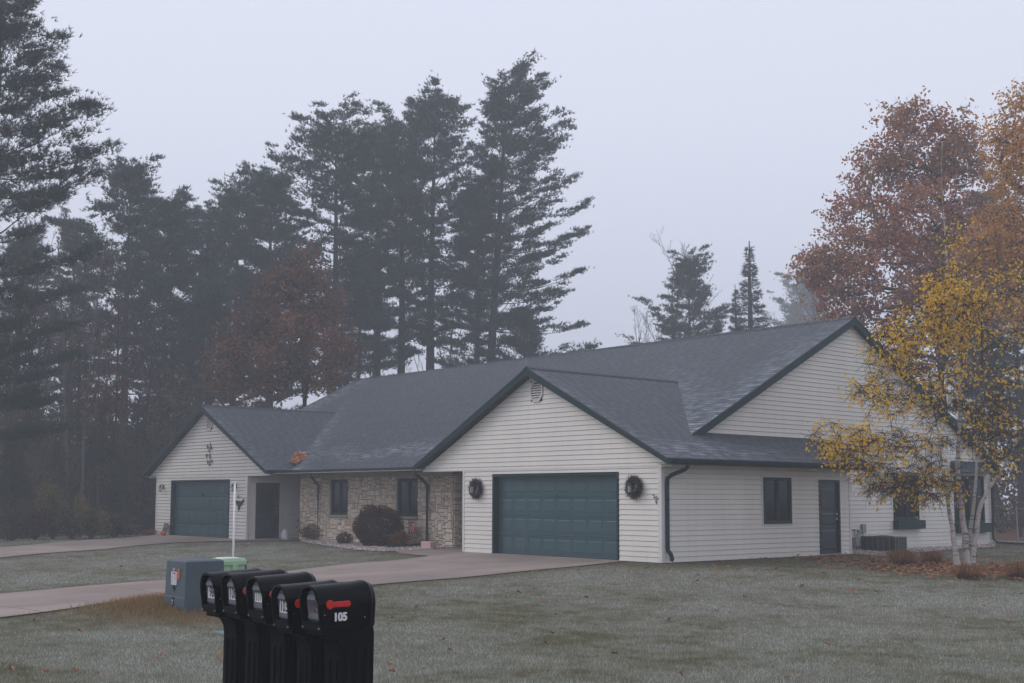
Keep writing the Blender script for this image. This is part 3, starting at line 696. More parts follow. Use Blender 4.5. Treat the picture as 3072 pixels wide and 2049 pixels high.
# ---- gable vents
def vent(x,z):
    v=MB(); mp=fr(0); r_=.30
    for k in range(8):
        a=math.pi/8+k*math.pi/4; b=a+math.pi/4; P=[]
        for o in (.01,.045):
            for rr,aa in ((r_,a),(r_,b),(r_-.055,b),(r_-.055,a)): P.append(mp(x+rr*.92*math.cos(aa),z+rr*1.12*math.sin(aa),o))
        v.add(P,[[[4,5,6,7],[0,1,5,4],[2,3,7,6]]])
    for i in range(8):
        zz=z-.24+i*.066; w=.25*.92 if abs(zz-z)<.14 else .16
        v.add([mp(x-w,zz,.04),mp(x+w,zz,.04),mp(x+w,zz+.036,.018),mp(x-w,zz+.036,.018)],[[[0,1,2,3]]])
    g=v.build('gable_vent',M['vent_white'],HOUSE)
    b=MB(); ubox(b,mp,x-.23,x+.23,z-.29,z+.29,.016,.018); b.build('vent_screen',M['soffit_dark'],g)
p=on_y(1611,1173,0); vent(p[0],p[2]); p=on_y(630,1268,0); vent(p[0],p[2])
# ---- wall lanterns
def lantern(u,v):
    p=on_y(u,v,0); x,z=p[0],p[2]; l=MB(); y=-.02
    l.box((x-.05,y-.02,z-.02),(x+.05,y+.0,z+.16)); l.tube([(x,y-.02,z+.12),(x,y-.08,z+.19),(x,y-.14,z+.17)],.012,6)
    l.lathe([(.0,.15),(.03,.13),(.085,.07),(.075,.06)],(x,y-.14,z),4); l.lathe([(.055,-.14),(.06,-.12),(.05,-.11)],(x,y-.14,z),4)
    for sx in (-1,1):
        for sy in (-1,1): l.tube([(x+sx*.042,y-.14+sy*.042,z-.12),(x+sx*.052,y-.14+sy*.052,z+.07)],.006,4)
    o=l.build('wall_lamp',M['lamp_metal'],HOUSE); g=MB(); g.lathe([(.04,-.11),(.05,.06)],(x,y-.14,z),8); g.build('lamp_glass',M['frosted_glass'],o)
lantern(492,1466); lantern(710,1464); lantern(1902,1464); lantern(1428,1467)
# house number by the left garage
p=on_y(715,1492,-.03); text('house_number','97',M['number_black'],HOUSE,p,.17,(1,0,0),(0,-1,0))
# hose tap under the window box
k=MB(); k.tube([(X+.0,12.0,.34),(X+.12,12.0,.34),(X+.13,12.0,.28)],.02,6); k.tube([(X+.1,11.96,.37),(X+.1,12.04,.37)],.03,6); k.build('hose_tap',M['iron_black'],HOUSE)
# ================================================================== GROUND
def inpoly(x,y,P):
    c=np.zeros(np.shape(x),bool); n=len(P)
    for i in range(n):
        (x0,y0),(x1,y1)=P[i],P[(i+1)%n]
        k=((y0>y)!=(y1>y))&(x<(x1-x0)*(y-y0)/(y1-y0+1e-12)+x0); c^=k
    return c
def pdist(x,y,P):
    d=np.full(np.shape(x),1e9)
    for i in range(len(P)):
        a=A(P[i],float); b=A(P[(i+1)%len(P)],float); e=b-a
        t=np.clip(((x-a[0])*e[0]+(y-a[1])*e[1])/(e@e+1e-12),0,1)
        d=np.minimum(d,np.hypot(x-a[0]-t*e[0],y-a[1]-t*e[1]))
    return d
gx=lambda u,v:tuple(ground(u,v)[:2])
DRV1=[(-6.75,.05),(-1.2,.05),(-1.0,-6),(-.67,-12.6),(.13,-15.75),(1.4,-19.5),(-2.2,-19.5),(-3.9,-16.6),(-4.61,-14.2),(-5.55,-10.3),(-6.3,-5.5),(-6.9,-2.8),gx(1289,1670),gx(1200,1662),gx(1183,1653),gx(1290,1650),gx(1345,1645),(-10.15,3.98),(-7.8,3.98),(-7.8,.05)]
n0=A(gx(0,1675)); n1=A(gx(272,1652)); f0=A(gx(0,1644)); f1=A(gx(170,1628))
DRV2=[(-27.6,.05),tuple(gx(391,1611)),tuple(f1),tuple(f0),tuple(f0+(f0-f1)*2.0),tuple(n0+(n0-n1)*2.0),tuple(n0),tuple(n1),gx(374,1642),gx(510,1630),gx(630,1625),gx(800,1623),gx(893,1622),(-19.4,1.5),(-19.4,3.98),(-20.62,3.98),(-20.62,.05)]
BED1=[(-19.3,1.53),gx(903,1628),gx(1000,1642),gx(1060,1651),gx(1150,1656),gx(1185,1655),gx(1290,1650),gx(1345,1645),(-10.3,1.53)]
BED2=[(-1.1,8.1),(1.9,8.15),(1.8,9.2),gx(2740,1660),gx(2860,1650),gx(2985,1643),(-1.1,18.4)]
HB=[(-28.4,1.5,-1.1,18.2),(-7.8,0,0,8.1),(-28.4,0,-20.6,8)]
def dhouse(x,y):
    d=np.full(np.shape(x),1e9)
    for a,b,c,e in HB: d=np.minimum(d,np.hypot(np.maximum(0,np.maximum(a-x,x-c)),np.maximum(0,np.maximum(b-y,y-e))))
    return d
BX,BY=4.45,6.2
def frostmask(x,y):
    f=sstep(.5,2.3,dhouse(x,y))
    f=f*(1-.8*np.exp(-(((x-BX-.4)/3.2)**2+((y-BY+.3)/3.0)**2)))
    f=f*(1-.95*np.exp(-(((x-1.3)/1.7)**2+((y+13.4)/1.3)**2)))
    for P in (DRV1,DRV2): f=f*(.25+.75*sstep(.12,.75,pdist(x,y,P)))
    return f*(1-forest(x,y))
def forest(x,y):
    w=1.2*np.sin(x*.35)+.8*np.sin(y*.5)
    a=sstep(-32.,-34.5,x+w*.5)*1.0
    b=sstep(20.5,23,y+w*.6)
    c=sstep(-27,-30,x+w*.4+ (y+5.5)*.9)*sstep(-40,-30,y)*(x<-24)
    e=sstep(9.,12,x+w*.3)*sstep(10,18,y)
    return np.clip(np.maximum(np.maximum(a,b),np.maximum(c*.0,e*.8)),0,1)
def axis(lo,hi,a,b,st):
    core=np.arange(a,b+1e-6,st); L=[a]; s=st
    while L[-1]>lo: s*=1.25; L.append(L[-1]-s)
    Rr=[b]; s=st
    while Rr[-1]<hi: s*=1.25; Rr.append(Rr[-1]+s)
    return np.concatenate([L[1:][::-1],core,Rr[1:]])
xs=axis(-420,420,-45,20,.42); ys=axis(-200,460,-24,26,.42)
X,Y=np.meshgrid(xs,ys,indexing='ij'); Z=gh(X,Y)
nx,ny=X.shape; i=np.arange(nx-1)[:,None]*ny; j=np.arange(ny-1)[None,:]
Q=np.stack([i+j,i+ny+j,i+ny+j+1,i+j+1],-1).reshape(-1,4)
mb=MB(); mb.add(np.stack([X,Y,Z],-1).reshape(-1,3),Q,att=frostmask(X.ravel(),Y.ravel()))
GR=mb.build('ground',M['lawn_ground'],att='frost',smooth=True); tag(GR,'frosted lawn and leafy woodland floor','ground',kind='structure')
a=GR.data.attributes.new('forest','FLOAT','POINT'); a.data.foreach_set('value',forest(X.ravel(),Y.ravel()).astype(np.float32))
def drape(P,dz,cell=.42,skirt=.12):
    mb=MB(); px=[p[0] for p in P]; py=[p[1] for p in P]
    ar=sum(P[i][0]*P[(i+1)%len(P)][1]-P[(i+1)%len(P)][0]*P[i][1] for i in range(len(P)))
    if ar<0: P=P[::-1]
    i0,i1=np.searchsorted(xs,min(px))-1,np.searchsorted(xs,max(px)); j0,j1=np.searchsorted(ys,min(py))-1,np.searchsorted(ys,max(py))
    for i in range(max(0,i0),min(len(xs)-1,i1)):
        for j in range(max(0,j0),min(len(ys)-1,j1)):
            c=clip(P,[(xs[i],ys[j]),(xs[i+1],ys[j]),(xs[i+1],ys[j+1]),(xs[i],ys[j+1])])
            if len(c)<3: continue
            c=[q for k,q in enumerate(c) if math.dist(q,c[k-1])>1e-5]
            if len(c)<3: continue
            mb.add([(x,y,float(gh(x,y))+dz) for x,y in c],[[list(range(len(c)))]])
    return mb
tag(drape(DRV1,.022).build('driveway',M['driveway_concrete'],smooth=False),'wide concrete driveway of the nearer garage','driveway',kind='structure')
tag(drape(DRV2,.022).build('driveway',M['driveway_concrete']),'concrete driveway of the farther garage','driveway',kind='structure')
def rocks(P,n,s0,s1,nm,label):
    mb=MB(); px=[p[0] for p in P]; py=[p[1] for p in P]; k=0
    ico=A([(0,0,1),(.9,0,.1),(0,.9,.15),(-.9,0,.05),(0,-.9,.1),(.2,.2,-.6)]); FF=A([[0,1,2],[0,2,3],[0,3,4],[0,4,1],[5,2,1],[5,3,2],[5,4,3],[5,1,4]])
    while k<n:
        x=random.uniform(min(px),max(px)); y=random.uniform(min(py),max(py))
        if not inpoly(A([x]),A([y]),P)[0]: continue
        k+=1; s=random.uniform(s0,s1); an=random.random()*6.28; c_a,s_a=math.cos(an),math.sin(an)
        V=(ico+rng.normal(0,.18,ico.shape))*A([s,s*random.uniform(.6,1),s*random.uniform(.4,.8)])
        V=np.stack([V[:,0]*c_a-V[:,1]*s_a,V[:,0]*s_a+V[:,1]*c_a,V[:,2]],-1)+A([x,y,float(gh(x,y))+.03])
        mb.add(V,FF)
    o=mb.build(nm,M['gravel_mix']); tag(o,label,'gravel',kind='stuff')
tag(drape(BED1,.02).build('gravel_bed',M['gravel_stone']),'pale gravel strip in front of the stone wall','gravel bed',kind='structure')
tag(drape(BED2,.02).build('gravel_bed',M['gravel_stone']),'gravel strip along the gable end wall','gravel bed',kind='structure')
rocks(BED1,2600,.022,.05,'gravel','loose pale gravel under the shrubs by the stone wall')
rocks(BED2,1900,.022,.05,'gravel','loose gravel with leaves along the gable end wall')
# ---- grass blades (denser toward the camera)
def blades(n,D0,D1):
    D=rng.uniform(D0,D1,n); k=rng.uniform(-.50,.50,n)
    x=CAM[0]+D*(fw[0]+rt[0]*k); y=CAM[1]+D*(fw[1]+rt[1]*k)
    ok=(forest(x,y)<.4)&(dhouse(x,y)>.03)
    for P in (DRV1,DRV2):
        ok&=~(inpoly(x,y,P)&(pdist(x,y,P)>.02+.12*rng.random(n)**2*(.4+.6*np.sin(x*2.1+y*1.7)**2)))
    for P in (BED1,BED2): ok&=~inpoly(x,y,P)
    ok&=~((np.abs(x-.47)<.4)&(np.abs(y+12.6)<.42))
    x,y,D=x[ok],y[ok],D[ok]; n=len(x)
    z=gh(x,y); an=rng.uniform(0,6.283,n); h=rng.uniform(.018,.045,n)*(1+.5*(rng.random(n)<.04)); w=(.0022+.00042*D)*rng.uniform(.7,1.3,n)
    ln=rng.uniform(0,1.1,n)*h; la=rng.uniform(0,6.283,n)
    dx,dy=np.cos(an)*w/2,np.sin(an)*w/2
    P0=np.stack([x-dx,y-dy,z-.004],-1); P1=np.stack([x+dx,y+dy,z-.004],-1); P2=np.stack([x+np.cos(la)*ln,y+np.sin(la)*ln,z+h],-1)
    return P0,P1,P2,frostmask(x,y)
mb=MB()
for args in ((150000,10.5,18),(100000,18,30),(60000,30,52)): 
    P0,P1,P2,f=blades(*args); mb.tris(P0,P1,P2,att=f)
o=mb.build('grass',M['grass_blades'],att='frost'); tag(o,'short frosted grass of the front lawns','grass',kind='stuff')
# taller unfrosted tufts on the mound by the transformer
mb=MB(); n=7000; x=rng.normal(1.25,1.05,n); y=rng.normal(-13.55,.55,n)
ok=~((x>-.05)&(x<1.0)&(y>-13.05)&(y<-12.1))&~inpoly(x,y,DRV1); x,y=x[ok],y[ok]; n=len(x); z=gh(x,y)
an=rng.uniform(0,6.283,n); h=rng.uniform(.05,.14,n); la=rng.uniform(0,6.283,n); dx,dy=np.cos(an)*.005,np.sin(an)*.005; ln=h*rng.uniform(.3,1.3,n)
mb.tris(np.stack([x-dx,y-dy,z],-1),np.stack([x+dx,y+dy,z],-1),np.stack([x+np.cos(la)*ln,y+np.sin(la)*ln,z+h],-1))
leaf('mound_grass',[(.17,.16,.06),(.28,.20,.085),(.38,.21,.10),(.26,.12,.06),(.15,.14,.055)],.25,.8)
o=mb.build('grass',M['mound_grass']); tag(o,'rusty unfrosted grass on the low mound by the transformer','grass',kind='stuff')
# ================================================================== MAILBOXES
def prof(w,h,n=14):
    P=[(-w*.45,0),(-w*.5,h*.52)]
    for k in range(1,n):
        a=math.pi-math.pi*k/n; P.append((w*.5*math.copysign(abs(math.cos(a))**.85,math.cos(a)),h*.52+h*.48*math.sin(a)**.9))
    P+=[(w*.5,h*.52),(w*.45,0)]; return P
W_,H_,L_=.262,.325,.50
def make_mailbox():
    root=thing('mailbox',(0,0,0),'x','mailbox','row of black mailboxes at the roadside')
    zb=1.0; mb=MB()
    def ring(w,h,y,dz=0,lean=0): return [(x,y-lean*(z/h),zb+z+dz) for x,z in prof(w,h)]
    secs=[ring(W_,H_,.0,0,.04),ring(W_+.004,H_+.006,.14,0,.015),ring(W_+.006,H_+.012,.28,0,0),ring(W_+.004,H_+.014,.415),ring(W_+.018,H_+.024,.425,-.004),ring(W_+.018,H_+.024,.445,-.004),ring(W_+.006,H_+.012,.452),ring(W_-.01,H_,.488,.004),ring(W_-.06,H_-.05,.51,.02)]
    n=len(secs[0]); V=[p for s in secs for p in s]
    qs=[[k*n+i,k*n+(i+1)%n,(k+1)*n+(i+1)%n,(k+1)*n+i] for k in range(len(secs)-1) for i in range(n)]
    mb.add(V,[A(qs),A([list(range(n))[::-1]])+ (len(secs)-1)*n])
    # rim and inner hood
    a=ring(W_,H_,0,0,.04); b=[(x,y-.04*(z/(H_-.03))-.002,zb+.012+z) for x,z in prof(W_-.03,H_-.03) for y in (0,)]; c=[(x,.060,zb+.012+z) for x,z in prof(W_-.035,H_-.035)]
    mb.add(a+b+c,[A([[i,(i+1)%n,n+(i+1)%n,n+i][::-1] for i in range(n)]),A([[n+i,n+(i+1)%n,2*n+(i+1)%n,2*n+i][::-1] for i in range(n)]),A([[2*n+i for i in range(n)]])])
    mb.box((-.105,-.006,zb-.004),(.105,.058,zb+.055))       # front lip
    body=mb.build('body',M['mailbox_black'],root,smooth=True)
    md=body.modifiers.new('b','EDGE_SPLIT'); md.split_angle=R(35)
    d=MB(); pts=[(x*.84,.034-.018*(z/.22),zb+.06+z*.74) for x,z in prof(W_-.03,H_-.02)]
    m=len(pts); bk=[(x,.059,z) for x,y,z in pts]
    d.add(pts+bk,[A([list(range(m))]),A([[i,(i+1)%m,m+(i+1)%m,m+i][::-1] for i in range(m)])])
    d.frustum((0,.0245,zb+.125),(1,0,0),(0,0,1),(0,-1,0),.165,.11,.155,.10,.004)
    for zz in (.085,.10): d.box((-.075,.018,zb+zz),(.075,.025,zb+zz+.004))
    dd=d.build('door',M['mailbox_door'],root)
    k=MB(); V=[]; 
    hd=[(-.055,.0),(.055,0),(.055,.018),(.035,.034),(0,.04),(-.035,.034),(-.055,.018)]
    k.prism([(x,zb+.215+z) for x,z in hd],1,-.008,.03); k.build('handle',M['mailbox_door'],dd)
    for P_,rr_ in [([(sx*.107,-.010,zb+.012),(sx*.107,.004,zb+.012)],.008) for sx in (-1,1)]+[([(sx*.1315,.03,zb+.11),(sx*.126,.03,zb+.11)],.005) for sx in (-1,1)]+[([(.128,.39,zb+.075),(.1335,.39,zb+.075)],.005)]:
        s=MB(); s.tube(P_,rr_,8); s.build('bolt',M['steel'],root)
    p=MB()
    p.prism([(.03,zb+.002),(.485,zb+.002),(.495,zb-.05),(.485,-.35),(.20,-.35),(.20,zb-.20),(.19,zb-.13),(.16,zb-.08),(.10,zb-.05),(.03,zb-.045)],0,-.11,.11)
    for yy in (.25,.335,.42):
        for sx in (-1,1): p.prism([(yy-.018,-.35),(yy+.018,-.35),(yy+.018,zb-.14),(yy-.018,zb-.14)],0,*( (.11,.122) if sx>0 else (-.122,-.11)))
    for xx in (-.045,.045): p.prism([(xx-.014,-.35),(xx+.014,-.35),(xx+.014,zb-.24),(xx-.014,zb-.24)],1,.188,.201)
    po=p.build('post',M['post_black'],root); md=po.modifiers.new('b','BEVEL'); md.width=.008; md.segments=2
    return root
def flag(root,mat):
    f=MB(); x=.131; zc=1.0+.185; y0=.068
    P=[]
    for k in range(12):
        a=math.pi*.2+ (2*math.pi-math.pi*.40)*k/11
        P.append((y0+.034*math.cos(a),zc+.034*math.sin(a)))
    P+=[(y0+.16,zc-.024)]+[(y0+.16+.024*math.sin(q),zc-.024*math.cos(q)) for q in np.linspace(.4,2.74,5)]+[(y0+.16,zc+.022)]
    f.prism(P,0,x,x+.014); o=f.build('flag',mat,root); md=o.modifiers.new('b','BEVEL'); md.width=.004; md.segments=2
    return o
proto=make_mailbox()
MBX=[(12.505,.603,'105','number_red','flag_red',"nearest black mailbox with white 105 on its side and bright red flag",1.5),
(12.073,.583,'103','number_black','flag_red','black mailbox with 103 in bold black and white on its grey door',-1.2),
(11.680,.628,'101','number_blue','flag_faded','black mailbox with faded pink flag and pale small number, middle of the row',.8),
(11.257,.632,'100','number_black','flag_faded','black mailbox with 100 in tall black digits on its grey door',-.6),
(10.888,.620,'98','number_black','flag_faded','black mailbox farthest along the row beside the transformer box',1.0)]
for i,(x,zb,num,nm,fm,lab,tw) in enumerate(MBX):
    o=proto if i==0 else copy_tree(proto)
    if i==0: rootlist=[]
    rootlist.append(o)
for o,(x,zb,num,nm,fm,lab,tw) in zip(rootlist,MBX):
    o['_o']=[0,0,0]; flag(o,M[fm])
    dd=[c for c in o.children if c.name.split('.')[0]=='door'][0]; dd['_o']=[0,0,0]
    if nm=='number_black':
        b=MB(); b.box((-.066,.0188,1.108),(.066,.0218,1.204)); q=b.build('number_plate',M['label_white'],dd)
        text('number',num,M[nm],dd,(0,.018,1.156),.122,(1,0,0),(0,-1,0),ext=.0006,sx=.66,bold=.002)
    elif nm=='number_blue':
        b=MB(); b.box((-.055,.0188,1.12),(.055,.0218,1.19)); b.build('number_plate',M['curtain'],dd)
        text('number',num,M[nm],dd,(0,.018,1.156),.09,(1,0,0),(0,-1,0),ext=.0006,sx=.7)
    else: text('number',num,M[nm],dd,(0,.0175,1.155),.115,(1,0,0),(0,-1,0),ext=.0006,sx=.72)
    if num=='105':
        bdy=[c for c in o.children if c.name.startswith('body')][0]; bdy['_o']=[0,0,0]
        text('side_number','105',M['number_white'],bdy,(.1325,.165,1.088),.082,(0,1,0),(1,0,0),ext=.003,bold=.0035)
    o.location=(x,-17.634,zb-1.0); o.rotation_euler=(0,0,R(tw)); o['label']=lab; o['_o']=[x,-17.634,zb-1.0]
# ================================================================== UTILITY BOXES
q=ground(491,1818); T=thing('transformer_box',q,'grey green utility transformer box numbered 561 with warning labels','utility box'); x,y,z=q
b=MB(); b.box((x,y,z-.3),(x+.74,y+.70,z+.175)); o=b.build('base',M['transformer_green'],T); md=o.modifiers.new('b','BEVEL'); md.width=.006
b=MB(); b.frustum((x+.37,y+.35,z+.178),(1,0,0),(0,1,0),(0,0,1),.725,.685,.70,.66,.56); b.frustum((x+.37,y+.35,z+.737),(1,0,0),(0,1,0),(0,0,1),.70,.66,.62,.58,.022); o=b.build('lid',M['transformer_green'],T); md=o.modifiers.new('b','BEVEL'); md.width=.012; md.segments=2; md.limit_method='ANGLE'
yl=lambda zz:y+.0075+ (zz-.178)*.0125/.56
def plate(nm,mat,x0,x1,z0,z1,d=.003,par=None):
    b=MB(); b.box((x+x0,y+.002-d,z+z0),(x+x1,y+.03,z+z1)); return b.build(nm,M[mat],par or T)
w=plate('warning_label','label_white',.245,.43,.36,.565)
plate('label_header','label_brown',.285,.40,.525,.552,.0045,w)
ink=MB()
for r_ in range(9):
    zz=.505-.0155*r_
    for a,b_ in ((.262,.335),(.348,.415)):
        s=a+random.uniform(0,.012); e=b_-random.uniform(0,.02); ink.box((x+s,y-.0022,z+zz),(x+e,y+.01,z+zz+random.choice([.004,.006])))
ink.build('label_print',M['label_ink'],w)
w=plate('warning_label','label_orange',.455,.53,.455,.615); plate('label_header','label_brown',.465,.52,.575,.595,.0045,w)
ink=MB()
for r_ in range(5): ink.box((x+.467,y-.0022,z+.465+.02*r_),(x+.518,y+.01,z+.472+.02*r_))
ink.build('label_print',M['label_brown'],w)
text('number','561',M['label_white'],T,(x+.335,y-.0005,z+.605),.062,(1,0,0),(0,-1,0),sx=.9)
plate('latch_recess','room_dark',.30,.375,.285,.34,.002); plate('latch','transformer_green',.30,.375,.272,.286,.012)
b=MB(); b.box((x+.30,y-.004,z+.0),(x+.36,y+.05,z+.165)); lk=b.build('lock_hasp',M['room_dark'],T)
b=MB(); an=np.linspace(0,6.283,13); b.tube(np.stack([x+.33+.02*np.cos(an),np.full(13,y-.012),z+.085+.032*np.sin(an)],-1),.006,6); b.build('padlock',M['steel'],lk)
# pale green pedestal
def at_px(u,D): d=ray(u,1490); p=CAM+d*D; p[2]=float(gh(p[0],p[1])); return p
q=at_px(690,23.0); P=thing('utility_pedestal',q,'light green plastic utility pedestal with overhanging lid behind the mailboxes','utility box'); x,y,z=q
def rbox(mb,cx,cy,hx,hy,z0,z1,s1=1.,r_=.07):
    def rr(s,zz):
        o=[]
        for k in range(24):
            a=2*math.pi*k/24; c,s_=math.cos(a),math.sin(a); e=.45
            o.append((cx+hx*s*math.copysign(abs(c)**e,c),cy+hy*s*math.copysign(abs(s_)**e,s_),zz))
        return o
    V=rr(1,z0)+rr(s1,z1); mb.add(V,[A([[k,(k+1)%24,24+(k+1)%24,24+k] for k in range(24)]),A([list(range(24,48))]),A([list(range(24))[::-1]])])
ht=(CAM+ray(690,1672)*23.0)[2]-z
b=MB(); rbox(b,x,y,.235,.27,z-.1,z+ht-.12,.97); o=b.build('body',M['pedestal_green'],P)
b=MB(); b.box((x+.236,y-.05,z),(x+.262,y+.05,z+ht-.08)); b.build('hinge_rib',M['pedestal_green'],P)
b=MB(); rbox(b,x,y,.265,.30,z+ht-.125,z+ht-.06,1.0); rbox(b,x,y,.265,.30,z+ht-.06,z+ht-.01,.90); o=b.build('lid',M['pedestal_green'],P)
b=MB(); rbox(b,x-.04,y,.16,.19,z+ht-.012,z+ht+.004,.95); b.build('lid_frost',M['label_white'],P)
q=at_px(727,25.0); P=thing('cable_pedestal',q,'small dark grey green cable pedestal peeking out behind the light green one','utility box'); x,y,z=q; zt=(CAM+ray(738,1682)*25.0)[2]
b=MB(); rbox(b,x,y,.12,.10,z-.05,zt-.06); b.build('body',M['transformer_green'],P); b=MB(); rbox(b,x,y,.135,.115,zt-.06,zt,.96); b.build('cap',M['transformer_green'],P)
q=at_px(704,24.6); x,y,z=q; zt=(CAM+ray(703,1444)*24.6)[2]
P=thing('marker_pole',q,'slim white plastic marker pole standing behind the green pedestal','pole'); b=MB(); b.tube([(x,y,z-.1),(x,y,zt-.02)],.021,10); b.build('shaft',M['pvc_white'],P,smooth=True); b=MB(); b.lathe([(.024,zt-.05-z),(.024,zt-.005-z),(.015,zt-z)],(x,y,z),10); b.build('cap',M['pvc_white'],P)
q=ground(688,1903); x,y,z=q; b=MB(); b.box((x-.26,y-.13,z-.03),(x+.34,y+.2,z+.035)); o=b.build('valve_cover',M['cover_green'],loc=q); tag(o,'flat blue green utility cover lying flush in the grass behind the posts','cover'); md=o.modifiers.new('b','BEVEL'); md.width=.02; md.segments=2
# ================================================================== THINGS BY THE HOUSE
def wreath(u,v,lab,seed):
    r_=np.random.default_rng(seed); p=on_y(u,v,-.07); o=thing('wreath',p,lab,'wreath'); mb=MB(); n=1500
    a=r_.uniform(0,6.283,n); rr=.185+r_.normal(0,.035,n); c=np.stack([p[0]+rr*np.cos(a),p[1]+r_.normal(0,.035,n)-.01,p[2]+rr*np.sin(a)*1.05],-1)
    d=r_.normal(0,1,(n,3)); d+=np.stack([np.cos(a),np.full(n,-.3),np.sin(a)],-1)*1.1; d/=np.linalg.norm(d,axis=1)[:,None]; l=r_.uniform(.05,.13,n)
    s=np.cross(d,r_.normal(0,1,(n,3))); s/=np.linalg.norm(s,axis=1)[:,None]; s*=.009
    mb.tris(c-s,c+s,c+d*l[:,None]); mb.build('greenery',M['wreath_green'],o)
    k=MB(); an=np.linspace(0,6.283,25); k.tube(np.stack([p[0]+.185*np.cos(an),np.full(25,p[1]),p[2]+.19*np.sin(an)],-1),.03,6); k.build('ring',M['stem_brown'],o)
    for q in range(16):
        k=MB(); aa=r_.uniform(0,6.28); cc=A([p[0]+.19*math.cos(aa),p[1]-.05,p[2]+.195*math.sin(aa)]); k.lathe([(.004,-.03),(.022,-.012),(.024,.006),(.006,.034)],cc,6); k.build('pine_cone',M['oak_bark'],o)
wreath(1902,1461,'round pine cone wreath right of the nearer garage door',3); wreath(1428,1466,'dark pine wreath left of the nearer garage door',4)
# leaf spray ornament on the far gable
p=on_y(630,1360,-.02); o=thing('wall_ornament',p,'grey metal leaf spray ornament hung on the farther gable','wall ornament'); mb=MB(); mb.tube([(p[0]+.02,p[1],p[2]+.42),(p[0]-.02,p[1]-.01,p[2]+.15),(p[0]+.03,p[1]-.01,p[2]-.1),(p[0],p[1],p[2]-.40)],.010,5); mb.build('stem',M['ornament_grey'],o)
for k,(dx,dz,s) in enumerate([(-.2,.26,0.075),(.12,.22,0.075),(-.06,.1,0.058),(.02,.34,0.052),(-.26,-.08,0.075),(.03,-.13,0.075),(-.16,-.33,0.070),(.2,-.32,0.064),(.02,-.42,0.075)]):
    m=MB(); cx,cz=p[0]+dx,p[2]+dz; P=[(cx+s*(1+.3*math.cos(3*a+k))*math.cos(a)*.8,cz+s*(1+.3*math.cos(3*a+k))*math.sin(a)) for a in np.linspace(0,6.28,14)[:-1]]
    m.prism(P,1,p[1]-.02,p[1]-.01); m.tube([(cx,p[1]-.012,cz),(p[0],p[1]-.01,p[2]+dz*.8)],.007,4); m.build('leaf',M['ornament_grey'],o)
p=on_y(717,1510,-.02); m=MB(); s=.30
E_=[(-1.0,.55),(-.75,.22),(-.45,.38),(-.25,.30),(-.12,.10),(-.02,.30),(.10,.34),(.16,.22),(.12,.08),(.3,.26),(.75,.22),(.95,.36),(1.35,.62),(1.2,.22),(.95,-.05),(.6,-.2),(.35,-.42),(.18,-.45),(.26,-.72),(.05,-.95),(-.12,-.72),(-.1,-.42),(-.4,-.2),(-.7,.1)]
m.prism([(p[0]+a*s,p[2]+b_*s) for a,b_ in E_],1,p[1]-.03,p[1]-.012); o=m.build('bird_ornament',M['iron_black'],loc=p); tag(o,'black flying bird cut-out on the wall below the number 97','wall ornament')
p=on_y(1968,1494,-.02); m=MB()
for dx,dz,a,l in ((-.06,.05,2.4,.07),(-.01,.02,.3,.06),(.04,-.02,.1,.06),(.01,-.04,-1.5,.08),(-.04,.01,3.5,.04),(.0,-.09,-1.2,.06)):
    c=A([p[0]+dx,p[1]-.01,p[2]+dz]); d=A([math.cos(a),0,math.sin(a)]); t_=A([-d[2],0,d[0]])*.022
    m.add([c-d*.02,c+d*l*.5-t_,c+d*l,c+d*l*.5+t_],[[[0,1,2,3]]]); m.tube([c-d*.03,c+d*l],.006,4)
o=m.build('leaf_ornament',M['ornament_grey'],loc=p); tag(o,'tiny grey leaf sprig ornament near the corner trim','wall ornament')
# pumpkin and sign
q=on_y(489,1600,-.32); q[2]=float(gh(q[0],q[1]))+.022; o=thing('pumpkin',q,'small orange pumpkin sitting before the brown sign','pumpkin'); mb=MB(); x,y,z=q
th=np.linspace(0,2*math.pi,33)[:-1]; ph=np.linspace(-1.45,1.45,11); V=[]
for f_ in ph:
    for t_ in th:
        r_=.125*(1-.10*abs(math.sin(t_*5)))*math.cos(f_)**.8; V.append((x+r_*math.cos(t_),y+r_*math.sin(t_),z+.105+.105*math.sin(f_)-.02*max(0,math.sin(f_))**6))
mb.add(V,[A([[i*32+j,i*32+(j+1)%32,(i+1)*32+(j+1)%32,(i+1)*32+j] for i in range(10) for j in range(32)]),A([list(range(32))[::-1]]),A([list(range(320,352))])]); mb.build('body',M['pumpkin_orange'],o,smooth=True)
mb=MB(); mb.tube([(x,y,z+.19),(x+.005,y,z+.225),(x+.02,y,z+.24)],[.022,.014,.016],6); mb.build('stem',M['stem_brown'],o)
p=on_y(499,1585,-.10); o=thing('welcome_sign',(p[0],p[1],q[2]),'brown board with yellow lettering leaning on the wall behind the pumpkin','sign'); mb=MB()
x,y,z=p[0],-.12,float(q[2]); tz=.50
MM=Matrix.Translation((x,y-.10,z))@Matrix.Rotation(R(-14),4,'X'); mb.box((-.19,-.012,.02),(.19,.012,.50),MM); mb.build('board',M['sign_brown'],o)
n_=MM.to_3x3()@Vector((0,-1,0)); t0=MM@Vector((0,-.0135,.37)); text('lettering',"Hi Y'all",M['sign_yellow'],o,t0,.135,(1,0,.0),n_,ext=.001)
